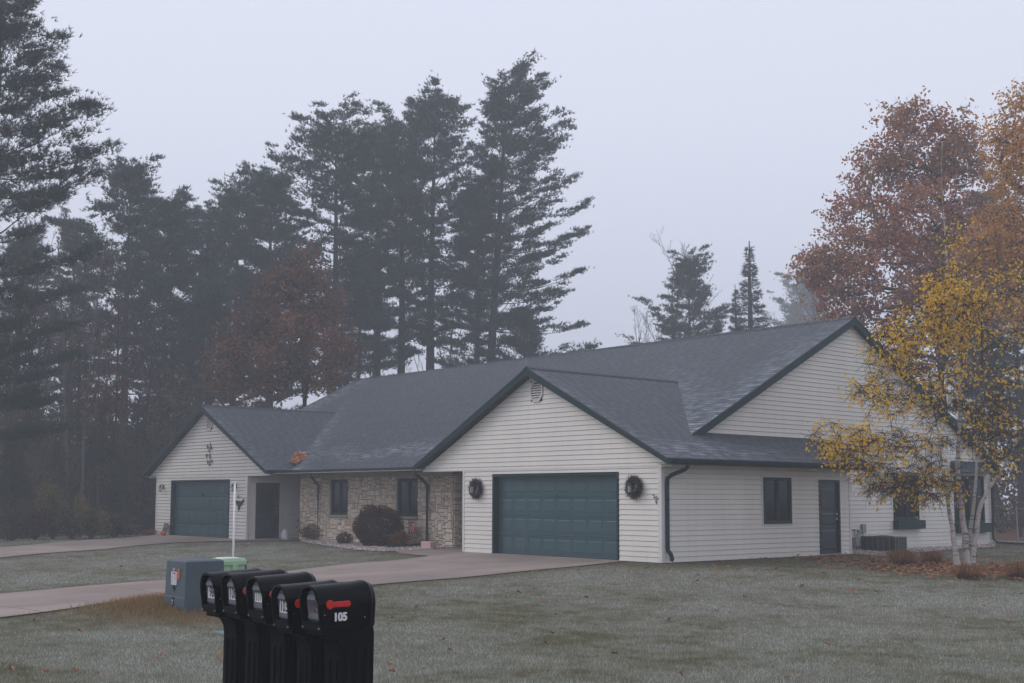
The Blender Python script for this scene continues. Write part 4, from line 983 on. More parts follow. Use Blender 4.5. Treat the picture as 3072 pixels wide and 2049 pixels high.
# boulder, plants, block
def blob(name,q,sx,sy,sz,mat,lab,cat,seed):
    r_=np.random.default_rng(seed); mb=MB(); V=[];n=16;m=9
    for i in range(m+1):
        f_=-1.2+ (math.pi/2+1.2)*i/m
        for j in range(n):
            t_=2*math.pi*j/n; k=1+.10*math.sin(2*t_+seed)+.08*math.sin(3*t_+f_*2+seed)+r_.normal(0,.03)
            V.append((q[0]+sx*k*math.cos(t_)*math.cos(f_),q[1]+sy*k*math.sin(t_)*math.cos(f_),q[2]+sz*.35+sz*.65*math.sin(f_)*k))
    mb.add(V,[A([[i*n+j,i*n+(j+1)%n,(i+1)*n+(j+1)%n,(i+1)*n+j] for i in range(m) for j in range(n)])])
    o=mb.build(name,M[mat],loc=q); return tag(o,lab,cat)
q=ground(855,1619); blob('boulder',q,.17,.15,.36,'boulder_white','smooth white boulder on the step beside the dark entry door','boulder',2)
q=ground(1285,1648); mb=MB(); mb.box((q[0]-.26,q[1]-.10,q[2]),(q[0]+.24,q[1]+.12,q[2]+.24)); o=mb.build('landscape_block',M['block_pink'],loc=q); tag(o,'rough pink stone block lying at the bed corner','block'); md=o.modifiers.new('b','BEVEL'); md.width=.025; md.segments=2
# garden flag
q=ground(1230,1640); p0=on_y(1228,1564,q[1]); p1=on_y(1247,1606,q[1]); o=thing('garden_flag',q,'small red and grey garden flag with a white W on a thin stand','flag'); x,y,z=q; fx0,fx1=p0[0],p1[0]; zt,zb=p0[2],p1[2]
mb=MB(); mb.tube([(fx0-.03,y,z),(fx0-.03,y,zt+.04),(fx0,y,zt+.055),(fx1+.02,y,zt+.03)],.008,5); mb.build('stand',M['iron_black'],o)
def fstrip(nm,mat,u0,u1,a,b,oo,par):
    m=MB(); us=np.linspace(u0,u1,9)
    for s,e in zip(us,us[1:]):
        wv=lambda u,w:y-.012*math.sin(u*9+w*4)-.004-oo
        V=[(fx0+(fx1-fx0)*s,wv(s,a),zb+(zt-zb)*a),(fx0+(fx1-fx0)*e,wv(e,a),zb+(zt-zb)*a),(fx0+(fx1-fx0)*e,wv(e,b),zb+(zt-zb)*b),(fx0+(fx1-fx0)*s,wv(s,b),zb+(zt-zb)*b)]
        m.add(V,[[[0,1,2,3]]])
    return m.build(nm,M[mat],par)
fl=fstrip('cloth','cloth_red',0,1,0,1,0,o); fstrip('grey_band','cloth_grey',0,1,.62,.84,.004,fl); fstrip('grey_band','cloth_grey',0,1,0,.10,.004,fl)
text('emblem','W',M['number_white'],fl,((fx0+fx1)/2+.0,y-.03,zb+(zt-zb)*.38),.30,(1,0,0),(0,-1,0),ext=.002,sx=.85)
# flowers at the stone corner
p=on_y(894,1577,1.44); r_=np.random.default_rng(5); o=thing('flower_garland',p,'red and white flower hanger at the left edge of the stone wall','garland'); mb=MB()
for k in range(46):
    c=A([p[0]+r_.normal(0,.07),p[1]-.03+r_.normal(0,.03),p[2]+r_.uniform(-.28,.24)])
    for j in range(6):
        d=r_.normal(0,1,3); d/=np.linalg.norm(d); t_=np.cross(d,r_.normal(0,1,3)); t_/=np.linalg.norm(t_); mb.quads([c],[c+d*.03+t_*.02],[c+d*.05],[c+d*.03-t_*.02])
mb.build('blossoms',M['flowers_mix'],o); mb=MB(); mb.tube([(p[0],p[1]+.02,p[2]+.3),(p[0],p[1]+.02,p[2]-.3)],.012,5); mb.build('stem',M['stem_brown'],o)
# air conditioner
q=ground(2687,1659); x,y,z=q; o=thing('air_conditioner',q,'low grey outdoor air conditioner beside the gable end wall','air conditioner'); mb=MB()
xa_,ya_=x-1.18,y+.62; hh=.47; mb.box((xa_+.02,y+.02,z+.05),(x-.02,ya_-.02,z+hh-.03)); co=mb.build('coil',M['ac_grille'],o)
mb=MB(); mb.box((xa_,y,z+.0),(x,ya_,z+.05)); mb.box((xa_,y,z+hh-.035),(x,ya_,z+hh))
for k in range(7): xx=xa_+ (x-xa_-.03)*k/6; mb.box((xx,y,z+.05),(xx+.028,y+.03,z+hh-.035))
for k in range(1,5): yy=y+(ya_-y-.03)*k/4; mb.box((x-.03,yy,z+.05),(x,yy+.028,z+hh-.035))
for k in range(9): zz=z+.09+k*.038; mb.box((xa_+.03,y+.010,zz),(x-.03,y+.016,zz+.008)); mb.box((x-.016,y+.03,zz),(x-.010,ya_-.03,zz+.008))
mb.build('cabinet',M['ac_metal'],o); mb=MB(); mb.lathe([(.3,hh-.002),(.3,hh+.012),(.12,hh+.03),(.02,hh+.03)],((xa_+x)/2,(y+ya_)/2,z),20); mb.build('fan_guard',M['ac_grille'],o)
# gas meter and electric disconnect
p=on_x(2562,1640,-1.0); o=thing('gas_meter',(p[0],p[1],0),'grey gas meter with pipe against the wall beside the air conditioner','gas meter'); x,y,z=p[0],p[1]+.12,0; mb=MB(); rbox(mb,x,y,.09,.12,.16,.40,.95); mb.build('body',M['meter_grey'],o)
mb=MB(); mb.tube([(x,y-.08,.40),(x,y-.08,.58),(x,y+.02,.60),(x,y+.1,.56),(x-.05,y+.12,.3),(x-.05,y+.12,-.05)],.022,6); mb.tube([(x,y+.08,.40),(x,y+.08,.50),(x-.06,y+.30,.50)],.022,6); mb.lathe([(.02,0),(.07,.01),(.07,.05),(.02,.06)],(x,y-.08,.6),10); mb.build('pipe',M['meter_grey'],o)
p=on_x(2587,1590,-1.09); o=thing('disconnect_box',(p[0],p[1],p[2]),'small grey electric box with conduit on the end wall','electric box'); x,y,z=p; mb=MB(); mb.box((x-.02,y-.09,z-.10),(x+.08,y+.09,z+.18)); mb.box((x-.02,y-.26,z-.12),(x+.06,y-.1,z+.02)); mb.build('box',M['meter_grey'],o); mb=MB(); mb.tube([(x+.03,y,z-.1),(x+.03,y,.12),(x+.1,y+.08,.05),(x+.3,y+.05,.02)],.022,6); mb.build('conduit',M['meter_grey'],o)
# chain link fence
o=thing('chain_link_fence',(0,19.2,-.05),'grey chain link fence running off behind the far house corner','fence'); yF=19.2; x0,x1=-.75,9.5; hF=1.25
for xx in (-.7,1.15,3.6,6.05,8.5):
    mb=MB(); zz=float(gh(xx,yF)); mb.tube([(xx,yF,zz-.1),(xx,yF,zz+hF+.05)],.03,8); mb.lathe([(.035,hF+.03),(.035,hF+.06),(.01,hF+.085)],(xx,yF,zz),8); mb.build('post',M['galvanised'],o)
mb=MB(); mb.tube([(xx,yF,float(gh(xx,yF))+hF) for xx in np.linspace(x0,x1,12)],.02,6); mb.build('top_rail',M['galvanised'],o)
mb=MB(); s=.075
for k in np.arange(x0-hF,x1,s):
    for sg in (1,-1):
        a0=k if sg>0 else k+hF; pts=[]
        for t_ in np.linspace(0,1,2):
            pts.append((a0+sg*t_*hF,yF-.02,-.2+t_*hF+.1))
        ta=[p_ for p_ in pts]
        if min(ta[0][0],ta[1][0])<x0 or max(ta[0][0],ta[1][0])>x1: continue
        mb.tube(ta,.0035,3,cap=False)
mb.build('mesh',M['galvanised'],o)
# ================================================================== VEGETATION
def unit(v): return v/(np.linalg.norm(v,axis=-1,keepdims=True)+1e-9)
def pine_mesh(seed,H,Rm,zb,dens=22,topw=.35,kind='pine',asym=(0,0),lean=(0,0),bare=0.0,bw=.034,pf=None):
    r_=np.random.default_rng(seed); tr=MB(); cr=MB()
    ts=np.linspace(0,1,9); r0=.014*H
    P=np.stack([lean[0]*ts**1.5+.08*np.sin(ts*5+seed),lean[1]*ts**1.5+.08*np.cos(ts*4+seed),ts*H*.985],-1)
    tr.tube(P,r0*(1-ts)**.8+.02,9)
    axis_=lambda z:A([np.interp(z/H/.985,ts,P[:,0]),np.interp(z/H/.985,ts,P[:,1]),z])
    z=zb; C=[];O=[]
    while z<H*.985:
        t=(z-zb)/(H-zb)
        if kind=='pine':
            prof_=(np.interp(t,[0,.12,.35,.6,.85,1],pf or [.8,.97,1,.84,.64,topw*.45])); el=np.interp(t,[0,.3,.6,.85,1],[-.1,.08,.30,.68,1.15]); nb=r_.integers(4,7); step=r_.uniform(.8,1.4)*(1-.45*t)
        else:
            prof_=(1-t)**1.15+.02; el=np.interp(t,[0,.6,1],[-.18,.05,.6]); nb=r_.integers(6,9); step=r_.uniform(.26,.38)*(H/12)**.5
        a0=r_.uniform(0,6.28)
        for b in range(nb):
            az=a0+b*6.283/nb+r_.normal(0,.25); f_=r_.uniform(.55,1.15) if kind=='pine' else r_.uniform(.8,1.1)
            if kind=='pine' and r_.random()<.10: f_*=1.3
            if asym[0]: f_*=1+asym[0]*math.cos(az-asym[1])
            if t<bare and r_.random()<.62: f_*=.35
            L=Rm*prof_*f_
            if L<.12: continue
            e=el+r_.normal(0,.09); d=A([math.cos(az),math.sin(az),0]); sd=A([-math.sin(az),math.cos(az),0])
            base=axis_(z+r_.uniform(-.15,.15)); cv=r_.uniform(.14,.36) if kind=='pine' else -.06
            s=np.linspace(0,1,5); pts=base+d*(L*s*math.cos(e))[:,None]+A([0,0,1])*(L*(s*math.sin(e)+cv*s**2.2-.05*s))[:,None]
            tr.tube(pts,np.linspace(max(.012,.0075*L+.008),.006,5),3,cap=False)
            if kind=='pine':
                m_=int(L*2.5*dens/44)+2; qc=r_.uniform(.22,1.02,m_)**.8; wc=.36*L*np.sin(np.pi*np.clip(.10+.84*qc,0,1))**.8+.04
                lc=r_.uniform(-1,1,m_)*wc; nt_=int(24*r_.uniform(.85,1.15)); q=np.repeat(qc,nt_); lat=np.repeat(lc,nt_); n=len(q)
                rad_=np.repeat(r_.uniform(.16,.30,m_)*(1.15-.35*qc),nt_); o3=r_.normal(0,1,(n,3))*rad_[:,None]; off=d*(o3[:,0]*1.55)[:,None]+sd*(o3[:,1]*.85)[:,None]+A([0,0,1])*(o3[:,2]*.34+o3[:,0]*.35)[:,None]; off[:,2]+=np.repeat(r_.normal(.08,.07,m_),nt_)
                cc=base+d*(L*q*math.cos(e))[:,None]+A([0,0,1])*(L*(q*math.sin(e)+cv*q**2.2-.05*q)+np.abs(lat)*.16)[:,None]+sd*lat[:,None]+off
            else:
                n=int(L*dens*r_.uniform(.75,1.2))+3; q=r_.uniform(.16,1,n)**.8; wd=.34*L*np.sin(np.pi*np.clip(.12+.84*q,0,1))**.8+.05; lat=r_.uniform(-1,1,n)*wd
                cc=base+d*(L*q*math.cos(e))[:,None]+A([0,0,1])*(L*(q*math.sin(e)+cv*q**2.2-.05*q)+np.abs(lat)*.12+r_.normal(.03,.055,n))[:,None]+sd*lat[:,None]
            if kind=='spruce': cc[:,2]-=np.abs(lat)*.25
            o=d*.65+sd*(np.sign(lat)*np.minimum(1,np.abs(lat)/(.2*L+.05)))[:,None]*.4+A([0,0,1])*(.75 if kind=='pine' else .0)+r_.normal(0,.22,(n,3))
            C.append(cc); O.append(unit(o))
        z+=step
    C=np.concatenate(C); O=np.concatenate(O); k=6
    C=np.repeat(C,k,0); O=np.repeat(O,k,0); n=len(C)
    d=unit(O+r_.normal(0,.52,(n,3))); l=r_.uniform(.15,.31,n)*(1 if kind=='pine' else .62*(H/12)**.35)
    s=unit(np.cross(d,r_.normal(0,1,(n,3))))*(bw*.5)
    cr.tris(C-s,C+s,C+d*l[:,None])
    global TOPZ
    TOPZ=float(np.percentile(C[:,2],99.55))+.05
    return tr.mesh('trunk',smooth=True),cr.mesh('crown')
def place(name,meshes,mats,loc,label,cat,group,rot=0,sc=1.0,names=('trunk','crown')):
    o=thing(name,loc,label,cat,group); o.rotation_euler=(0,0,rot); o.scale=(sc,sc,sc) if not hasattr(sc,'__len__') else sc
    for me,mt,nm in zip(meshes,mats,names):
        if not me.materials: me.materials.append(mt)
        c=bpy.data.objects.new(nm,me); COL.objects.link(c); c.parent=o
    return o
RA=math.atan2(rt[1],rt[0])       # azimuth of "picture right"
def pv(*a,**k):
    m=pine_mesh(*a,**k); return (m,TOPZ)
PV={'tall':pv(21,30,4.4,12.5,44,.9,bare=.30,bw=.05),'tallr':pv(22,31,5.2,9.5,44,.8,asym=(.34,RA),bare=.18,lean=(1.2*math.cos(RA),1.2*math.sin(RA)),bw=.05),
    'broad':pv(23,25,5.2,9.0,44,1.0,asym=(.15,RA+math.pi),bare=.15,bw=.05),'slim':pv(24,27,3.6,11.5,42,1.0,bare=.25,bw=.05),'mid':pv(25,20,4.0,4.5,42,.9,bare=.15,bw=.05),
    'near':pv(26,24,4.3,4.0,70,.3,asym=(.12,RA),bw=.03,pf=[.42,.6,1.0,.72,.20,.06])}
PG='tall white pines behind the house and lawn'
def pine(ud,vd,D,var,label,rot=None,group=PG):
    loc=at(ud,D); h=ztop(ud,vd,D)-loc[2]; me,H=PV[var]; asy=var in('tallr','broad','near')
    return place('pine_tree',me,(M['pine_bark'],M['pine_needles']),loc,label,'pine tree',group,(0 if asy else random.uniform(0,6.28)) if rot is None else rot,h/H)
pine(-45,-225,47,'near','dark layered pine filling the upper left corner, its trunk outside the frame')
pine(278,338,73,'mid','rounded bushy pine top rising next to the dark corner pine')
pine(368,424,75,'mid','lower bushy pine right beside the rounded pine at the left')
pine(448,440,82,'slim','low hazy pine in the dip between the left pines and the tall group')
pine(528,402,82,'mid','broad rounded pine just left of the tall group')
pine(612,362,80,'mid','pine with twin tufted tips at the left shoulder of the tall group')
pine(758,218,78,'broad','wide flat topped pine, leftmost giant of the tall group')
pine(858,232,86,'slim','narrow pine between the flat topped giant and the next tall crown')
pine(915,225,84,'slim','pine with spiky tip directly left of the second tallest crown')
pine(988,168,84,'tall','second tallest pine with a rounded crown and straight bare trunk')
pine(1118,116,82,'tallr','tallest pine of all with long boughs reaching right')
pine(1092,400,86,'tall','second trunk close beside the tallest pine, lower crown')
pine(1205,700,80,'mid','low dark pine whose boughs show above the roof right of the tallest pine')
pine(150,470,82,'slim','hazy pine seen between the corner pine and the rounded pine')
pine(30,520,70,'mid','dark pine behind the lower boughs of the corner pine')
pine(470,640,70,'mid','shorter dark pine left of the rusty oak')
pine(820,560,90,'slim','thin pine with open lower limbs above the roof')
pine(2285,395,74,'slim','dark pine between the red oak and the orange maple',group='dark pines at the right behind the maple')
pine(2345,520,66,'mid','dark pine at the right edge behind the orange maple',group='dark pines at the right behind the maple')
pine(2250,700,80,'mid','low dark pine behind the birch',group='dark pines at the right behind the maple')
pine(1585,572,95,'mid','lone open white pine above the middle of the ridge',group='conifers seen over the ridge')
pine(1862,610,185,'broad','very pale distant pine fading into the fog beside the red oak',group='conifers seen over the ridge')
pine(1835,700,200,'mid','faintest fog-grey pine low over the ridge',group='conifers seen over the ridge')
SPm,SPH=pv(31,15,2.3,1.0,26,kind='spruce',bw=.03); SPs,SSH=pv(32,7,1.7,.3,34,kind='spruce',bw=.028)
def spruce(ud,vd,D,me,H,label,group,wx=1.0):
    loc=at(ud,D); h=ztop(ud,vd,D)-loc[2]; s=h/H
    return place('spruce_tree',me,(M['pine_bark'],M['spruce_needles']),loc,label,'spruce tree',group,random.uniform(0,6.28),(s*wx,s*wx,s))
spruce(1733,572,90,SPm,SPH,'tall narrow pointed spruce over the ridge','conifers seen over the ridge',1.35)
spruce(1698,672,88,SPm,SPH,'shorter pointed spruce hugging the tall narrow spruce','conifers seen over the ridge',1.1)
spruce(1648,722,86,SPm,SPH,'small dark spruce in front of the lone open pine','conifers seen over the ridge',1.1)
UG='young dark conifers at the wood edge'
for ud,vd,D,lab in ((25,985,52,'bushy young spruce at the far left wood edge'),(120,1010,56,'young spruce behind the yellow green shrub'),(235,900,57,'dark young spruce rising behind the two yellow green shrubs'),(310,930,60,'dark young spruce close to the farther garage gable'),(70,900,60,'dim young spruce deep in the left wood'),(170,760,64,'taller shadowy spruce in the middle of the left wood'),(385,800,70,'shadowy spruce just above the farther garage roof'),(345,1040,62,'low spruce touching the left gable eave')):
    spruce(ud,vd,D,SPs,SSH,lab,UG,random.uniform(.9,1.2))
# ---- broad leaved trees grown through points of their crown
def grow(points,trunk,rmin=.008,r0=.2,step=.7,jit=.12,seed=0,nside=4,expn=.5,wood=None):
    r_=np.random.default_rng(seed); nodes=[A(p,float) for p in trunk]; par=[-1]+list(range(len(trunk)-1)); 
    base=A(trunk[0]); tops=A(trunk); pts=A(points)
    dd=np.min(np.linalg.norm(pts[:,None]-tops[None],axis=2),axis=1); order=np.argsort(dd)
    ND=np.array(nodes); tips=[]
    for i in order:
        p=pts[i]; df=ND-p; cost=np.linalg.norm(df,axis=1)+.55*np.maximum(0,df[:,2])*1.2+.12*np.abs(df[:,2])
        j=int(np.argmin(cost)); a=ND[j]; L=np.linalg.norm(p-a); n=max(1,int(L/step)); new=[]; last=j
        sag=r_.normal(0,jit,3)*min(1,L)
        for k in range(1,n+1):
            t=k/n; q=a+(p-a)*t+sag*math.sin(t*math.pi)*1.2+(r_.normal(0,jit*.35,3) if k<n else 0); q[2]-=.10*L*math.sin(t*math.pi)
            nodes.append(q); par.append(last); last=len(nodes)-1; new.append(q)
        ND=np.concatenate([ND,A(new)]); tips.append(last)
    cnt=np.zeros(len(nodes)); cnt[tips]=1
    for i in range(len(nodes)-1,0,-1):
        if par[i]>=0: cnt[par[i]]+=cnt[i]
    rad=np.maximum(rmin,r0*(np.maximum(cnt,1)/max(1,cnt[0]))**expn)
    mb=wood or MB(); ch=[[] for _ in nodes]
    for i,p in enumerate(par):
        if p>=0: ch[p].append(i)
    st=[(0,None)]
    while st:
        i,pre=st.pop(); path=[i] if pre is None else [pre,i]; cur=i
        while ch[cur]:
            m=max(ch[cur],key=lambda c:cnt[c])
            for c in ch[cur]:
                if c!=m: st.append((c,cur))
            path.append(m); cur=m
        if len(path)>1:
            rr=[rad[path[1]] if (k==0 and pre is not None) else rad[c] for k,c in enumerate(path)]
            mb.tube([nodes[c] for c in path],rr,nside if max(rr)<.06 else 7,cap=False)
    return mb
def lump_points(lumps,n,seed):
    r_=np.random.default_rng(seed); w=A([l[6] for l in lumps],float); w/=w.sum(); out=[]
    for i in r_.choice(len(lumps),n,p=w):
        c=A(lumps[i][:3]); s=A(lumps[i][3:6]); v=r_.normal(0,1,3); v/=np.linalg.norm(v); out.append(c+s*v*r_.uniform(.25,1)**.5)
    return A(out)
def leaf_quads(mb,C,r_,spread,size,droop=.4,n=10):
    C=np.repeat(C,n,0); k=len(C); C=C+r_.normal(0,1,(k,3))*A(spread)
    d=unit(r_.normal(0,1,(k,3))+A([0,0,-droop])); s=unit(np.cross(d,r_.normal(0,1,(k,3)))); L=r_.uniform(size[0],size[1],k)[:,None]
    mb.quads(C,C+d*L*.45+s*L*.36,C+d*L,C+d*L*.5-s*L*.34)
def twigs(mb,C,r_,n,l,rad=.005,up=.3,out=None):
    for c in C:
        for k in range(n):
            d=r_.normal(0,1,3)+A([0,0,up]); 
            if out is not None: d=d+unit(c-out)*1.0
            d=unit(d); e=unit(d+r_.normal(0,.35,3)); L=l*r_.uniform(.5,1.2)
            mb.tube([c,c+d*L*.5,c+d*L*.5+e*L*.5],[rad,rad*.7,rad*.4],3,cap=False)
def broad(name,loc,trunk,lumps,n,leafmat,barkmat,label,cat,group,seed,leaf_n=12,spread=(.35,.35,.3),size=(.12,.2),r0=.25,tw=2,step=.7,droop=.4,twl=.6,jit=.16,upt=.2):
    r_=np.random.default_rng(seed); o=thing(name,loc,label,cat,group); L=A(loc)
    pts=lump_points([(l[0]+L[0],l[1]+L[1],l[2]+L[2],*l[3:]) for l in lumps],n,seed); T=[A(t)+L for t in trunk]
    w=grow(pts,T,.009,r0,step,jit,seed)
    if tw: twigs(w,pts,r_,tw,twl,.006,upt,L+A([0,0,np.mean([l[2] for l in lumps])*.6]))
    w.build('trunk',M[barkmat],o,smooth=True)
    if leaf_n:
        m=MB(); sub_=np.repeat(pts,3,0); sub_=sub_+r_.normal(0,1,sub_.shape)*A(spread); leaf_quads(m,sub_,r_,(.14,.14,.12),size,droop,max(2,leaf_n//4)); m.build('crown',M[leafmat],o)
    return o
rv=A([math.cos(RA),math.sin(RA),0]); dv=A([fw[0],fw[1],0]); dv/=np.linalg.norm(dv)
def pl(D,ud0,loc,items):      # lumps given in picture columns/rows -> local metres
    out=[]; s=F/D*.7653
    for u,v,ru,rv_,dep,w in items:
        x=(u-ud0)/s; z=ztop(u,v,D)-loc[2]; c=rv*x+dv*dep
        rx=ru/s; out.append((c[0],c[1],z,rx*.95,rx*.95,rv_/s,w))
    return out
# big red oak right
loc=at(2165,60); Ls=pl(60,2165,loc,[(2150,330,130,95,0,1.5),(2060,380,85,90,1,.9),(2235,330,85,100,0,.9),(2000,500,95,85,0,1.1),(2110,520,120,90,-2,1.3),(2220,520,90,100,1,1),(1930,600,85,70,0,.9),(2040,640,110,90,-2,1.1),(2170,670,110,90,0,1),(1930,700,70,55,-1,.6),(2020,760,110,50,0,.7),(2150,800,110,70,0,.7),(2260,650,60,120,1,.6),(1880,600,45,40,0,.25),(2120,245,80,40,0,.5)])
broad('oak_tree',loc,[(0,0,-.2),(.1,0,3),(0,.1,6),(.1,.1,9),(.1,0,12),(.2,.1,15)],Ls,1300,'oak_leaves','oak_bark','big russet oak towering behind the right gable','oak tree',None,41,42,(.36,.36,.30),(.13,.22),.34,2)
# rusty oak left
loc=at(690,60); Ls=pl(60,690,loc,[(690,600,38,42,0,.6),(630,665,52,42,0,.8),(735,690,48,45,0,.7),(590,735,62,38,0,.8),(690,755,70,45,-1,.9),(545,800,70,36,0,.8),(650,830,80,42,-1,.9),(770,800,40,45,0,.4),(515,860,42,30,0,.4),(740,870,50,32,0,.5),(600,880,60,28,0,.4),(690,680,30,60,0,.3)])
broad('oak_tree',loc,[(0,0,-.2),(.1,0,2.5),(0,.1,5),(.1,.1,7.5),(0,0,10)],Ls,620,'rust_leaves','oak_bark','dull rust oak standing before the pines behind the farther garage','oak tree',None,42,32,(.40,.40,.34),(.12,.21),.24,2)
# orange maple right edge
loc=at(2420,50); Ls=pl(50,2420,loc,[(2390,260,70,90,0,1),(2340,330,40,70,0,.6),(2370,420,70,80,0,1),(2320,520,55,70,0,.6),(2400,560,90,90,0,1),(2290,610,50,50,0,.4),(2330,690,70,60,0,.6),(2270,560,35,40,0,.2)])
broad('maple_tree',loc,[(0,0,-.2),(0,.1,3),(.1,0,6),(0,0,9),(0,.1,12)],Ls,520,'maple_leaves','oak_bark','orange maple cut by the right frame edge','maple tree',None,43,36,(.36,.36,.32),(.10,.17),.26,2)
# maroon leaved young trees in the left wood
for ud,D,seed,items,lab in ((215,58,44,[(215,640,75,110,0,1),(190,800,90,90,0,1),(260,790,70,80,0,.7),(150,720,70,80,0,.5)],'thin maroon tinted tree in the left wood behind the bare saplings'),(225,54,45,[(240,900,60,60,0,1),(200,930,50,60,0,.8),(270,860,40,50,0,.4)],'small tree with sparse dull maroon leaves at the wood edge'),(60,60,46,[(60,760,80,90,0,1),(20,860,70,70,0,.6)],'maroon tinted sapling under the dark corner pine'),(440,66,47,[(440,930,80,80,0,1),(520,960,80,70,0,1),(380,900,50,60,0,.6)],'brown leaved small tree over the farther garage roof'),(800,78,48,[(800,830,45,45,0,1),(770,860,50,40,0,1)],'little brown tree peeking over the main roof end')):
    loc=at(ud,D); h=max(l[2] for l in pl(D,ud,loc,items))
    broad('young_tree',loc,[(0,0,-.1),(.05,0,h*.25),(0,.05,h*.5),(.05,0,h*.8)],pl(D,ud,loc,items),150,'maroon_leaves','twig_bark',lab,'tree',None,seed,9,(.3,.3,.3),(.08,.15),.09,3,.6,.4,.8)
# bare trees
def bare_tree(ud,vd,D,seed,bark,label,wid=1.4,n=70,r0=.09,zlo=.35):
    loc=at(ud,D); h=ztop(ud,vd,D)-loc[2]; r_=np.random.default_rng(seed); w=MB()
    o=thing('bare_tree',loc,label,'bare tree','leafless trees among the evergreens')
    def limb(p,d,L,r,lev):
        m=6; P=[p]; dd=d
        for k in range(m):
            dd=unit(dd+r_.normal(0,.045 if lev==3 else .10,3)+A([0,0,.12 if lev==3 else .07])); P.append(P[-1]+dd*L/m)
        P=A(P); w.tube(P,np.linspace(r,max(.006,r*.25),m+1),7 if r>.05 else 4,cap=False)
        if lev==0: return
        c=(10,7,5)[3-lev]
        for k in range(c):
            t=r_.uniform(.28 if lev<3 else .30,.97); q=P[min(m-1,int(t*m))]+(P[min(m,int(t*m)+1)]-P[min(m-1,int(t*m))])*(t*m%1)
            ax=unit(np.cross(dd,r_.normal(0,1,3))); e=unit(unit(P[-1]-P[0])*1.0+ax*r_.uniform(.45,.85)+A([0,0,.15]))
            limb(q,e,L*(1-t*.62)*r_.uniform(.36,.56)*(1.0 if lev<3 else wid/1.7),max(.007,r*(1-t*.7)*.55),lev-1)
    limb(A(loc)-A([0,0,.1]),A([r_.normal(0,.05),r_.normal(0,.05),1.]),h*.97,(.0055 if bark=='pale_bark' else .0075)*h+.012,3)
    w.build('trunk',M[bark],o,smooth=True); return o
for q in ((150,510,56,51,'pale_bark','pale leafless birch-like tree with fine twigs below the corner pine',1.6,90),(188,560,55,52,'pale_bark','thin pale leafless sapling beside the pale twiggy tree',.8,50),(55,540,60,53,'twig_bark','dark leafless tree with crossing twigs under the corner pine',1.8,110),(245,640,57,54,'twig_bark','slender leafless tree in the middle of the left wood',1.0,60),(15,640,58,55,'twig_bark','leafless tree at the far left edge of the wood',1.5,80),(310,720,60,56,'twig_bark','thin leafless sapling left of the farther gable',1.0,50),(1000,700,88,57,'twig_bark','leafless tree with forked limbs between the tall pine trunks',2.2,90),(905,760,88,58,'twig_bark','leafless tree low over the main roof by the tall pines',2.2,80),(1505,585,92,59,'twig_bark','leafless tree with upswept twigs left of the lone open pine',1.8,90),(1450,735,92,60,'twig_bark','leafless bushy crown just topping the ridge',1.6,60),(1880,690,110,61,'twig_bark','leafless twigs leaning out beside the red oak',2.4,90),(2300,640,58,62,'twig_bark','dark leafless tree behind the birch at the right',2.2,120),(2340,900,52,63,'twig_bark','leafless shrubby tree beyond the chain link fence',2.2,110)):
    bare_tree(*q)
# ---- clump birch
D0=30.9; q=ground(2890,1706); BL=A(q); SC=F/D0*.7653
def bp(ud,vd,dep=0): return BL+rv*((ud-2215)/SC)+dv*dep+A([0,0,(1303-vd)/SC])
BT=thing('birch_tree',q,'multi stemmed white birch with sparse golden leaves before the right gable','birch tree')
stems=[([(2200,1308,-.1),(2192,1220,-.05),(2182,1130,0),(2176,1050,.1),(2168,960,.2),(2160,860,.3)],.078),([(2226,1308,0),(2221,1220,.0),(2211,1130,.0),(2209,1080,.0),(2216,990,.0),(2222,880,.0),(2214,760,.0),(2205,620,.1),(2200,500,.1),(2196,380,.1),(2200,300,.1)],.085),([(2234,1308,.05),(2246,1230,.05),(2262,1150,.05),(2300,1095,.1),(2338,1045,.15),(2375,970,.2),(2410,880,.3)],.085),([(2228,1308,.25),(2246,1210,.3),(2262,1110,.35),(2270,1020,.4),(2282,900,.4),(2292,760,.45),(2296,620,.5)],.06)]
BK=[]
for pts,r0 in stems:
    m=MB(); P=A([bp(*p) for p in pts]); tt=np.linspace(0,1,len(P)*4); src=np.linspace(0,1,len(P)); PP=np.stack([np.interp(tt,src,P[:,k]) for k in range(3)],-1)
    ker=A([.25,.5,.25]); 
    for _ in range(3): PP[1:-1]=.25*PP[:-2]+.5*PP[1:-1]+.25*PP[2:]
    PP[1:-1]+=rng.normal(0,.008,PP[1:-1].shape); m.tube(PP,r0*np.maximum(.10,(1-tt))**1.15*(1+.25*np.exp(-tt*18)),9); m.build('trunk',M['birch_bark'],BT,smooth=True); BK.append(PP)
BLMP=[(2200,700,70,110,1.3,.85),(2065,790,65,85,.6,.65),(2130,880,150,90,1.2,.22),(1955,1015,85,50,.7,.75),(2080,1050,140,80,1.5,.16),(2290,830,80,170,1,.22),(2270,640,40,80,.22,.5),(2200,500,35,100,.22,.30),(2235,960,110,80,1.1,.12),(2110,1115,130,45,1.2,.12),(2310,1000,70,100,.7,.22),(2030,900,60,60,.5,.6),(2335,640,30,60,.15,.5),(2110,740,50,50,.25,.55)]
r_=np.random.default_rng(77); w=A([l[4] for l in BLMP]); w/=w.sum(); C=[];PR=[]
for i in r_.choice(len(BLMP),900,p=w):
    u,v,ru,rw,_,pr=BLMP[i]; a=r_.normal(0,1,3); a/=np.linalg.norm(a); a*=r_.uniform(.1,1)**.5
    C.append(bp(u+ru*a[0],v+rw*a[1],a[2]*1.5)); PR.append(pr)
C=A(C); PR=A(PR); br=MB(); TR=[p for PP in BK for p in PP[8:]]
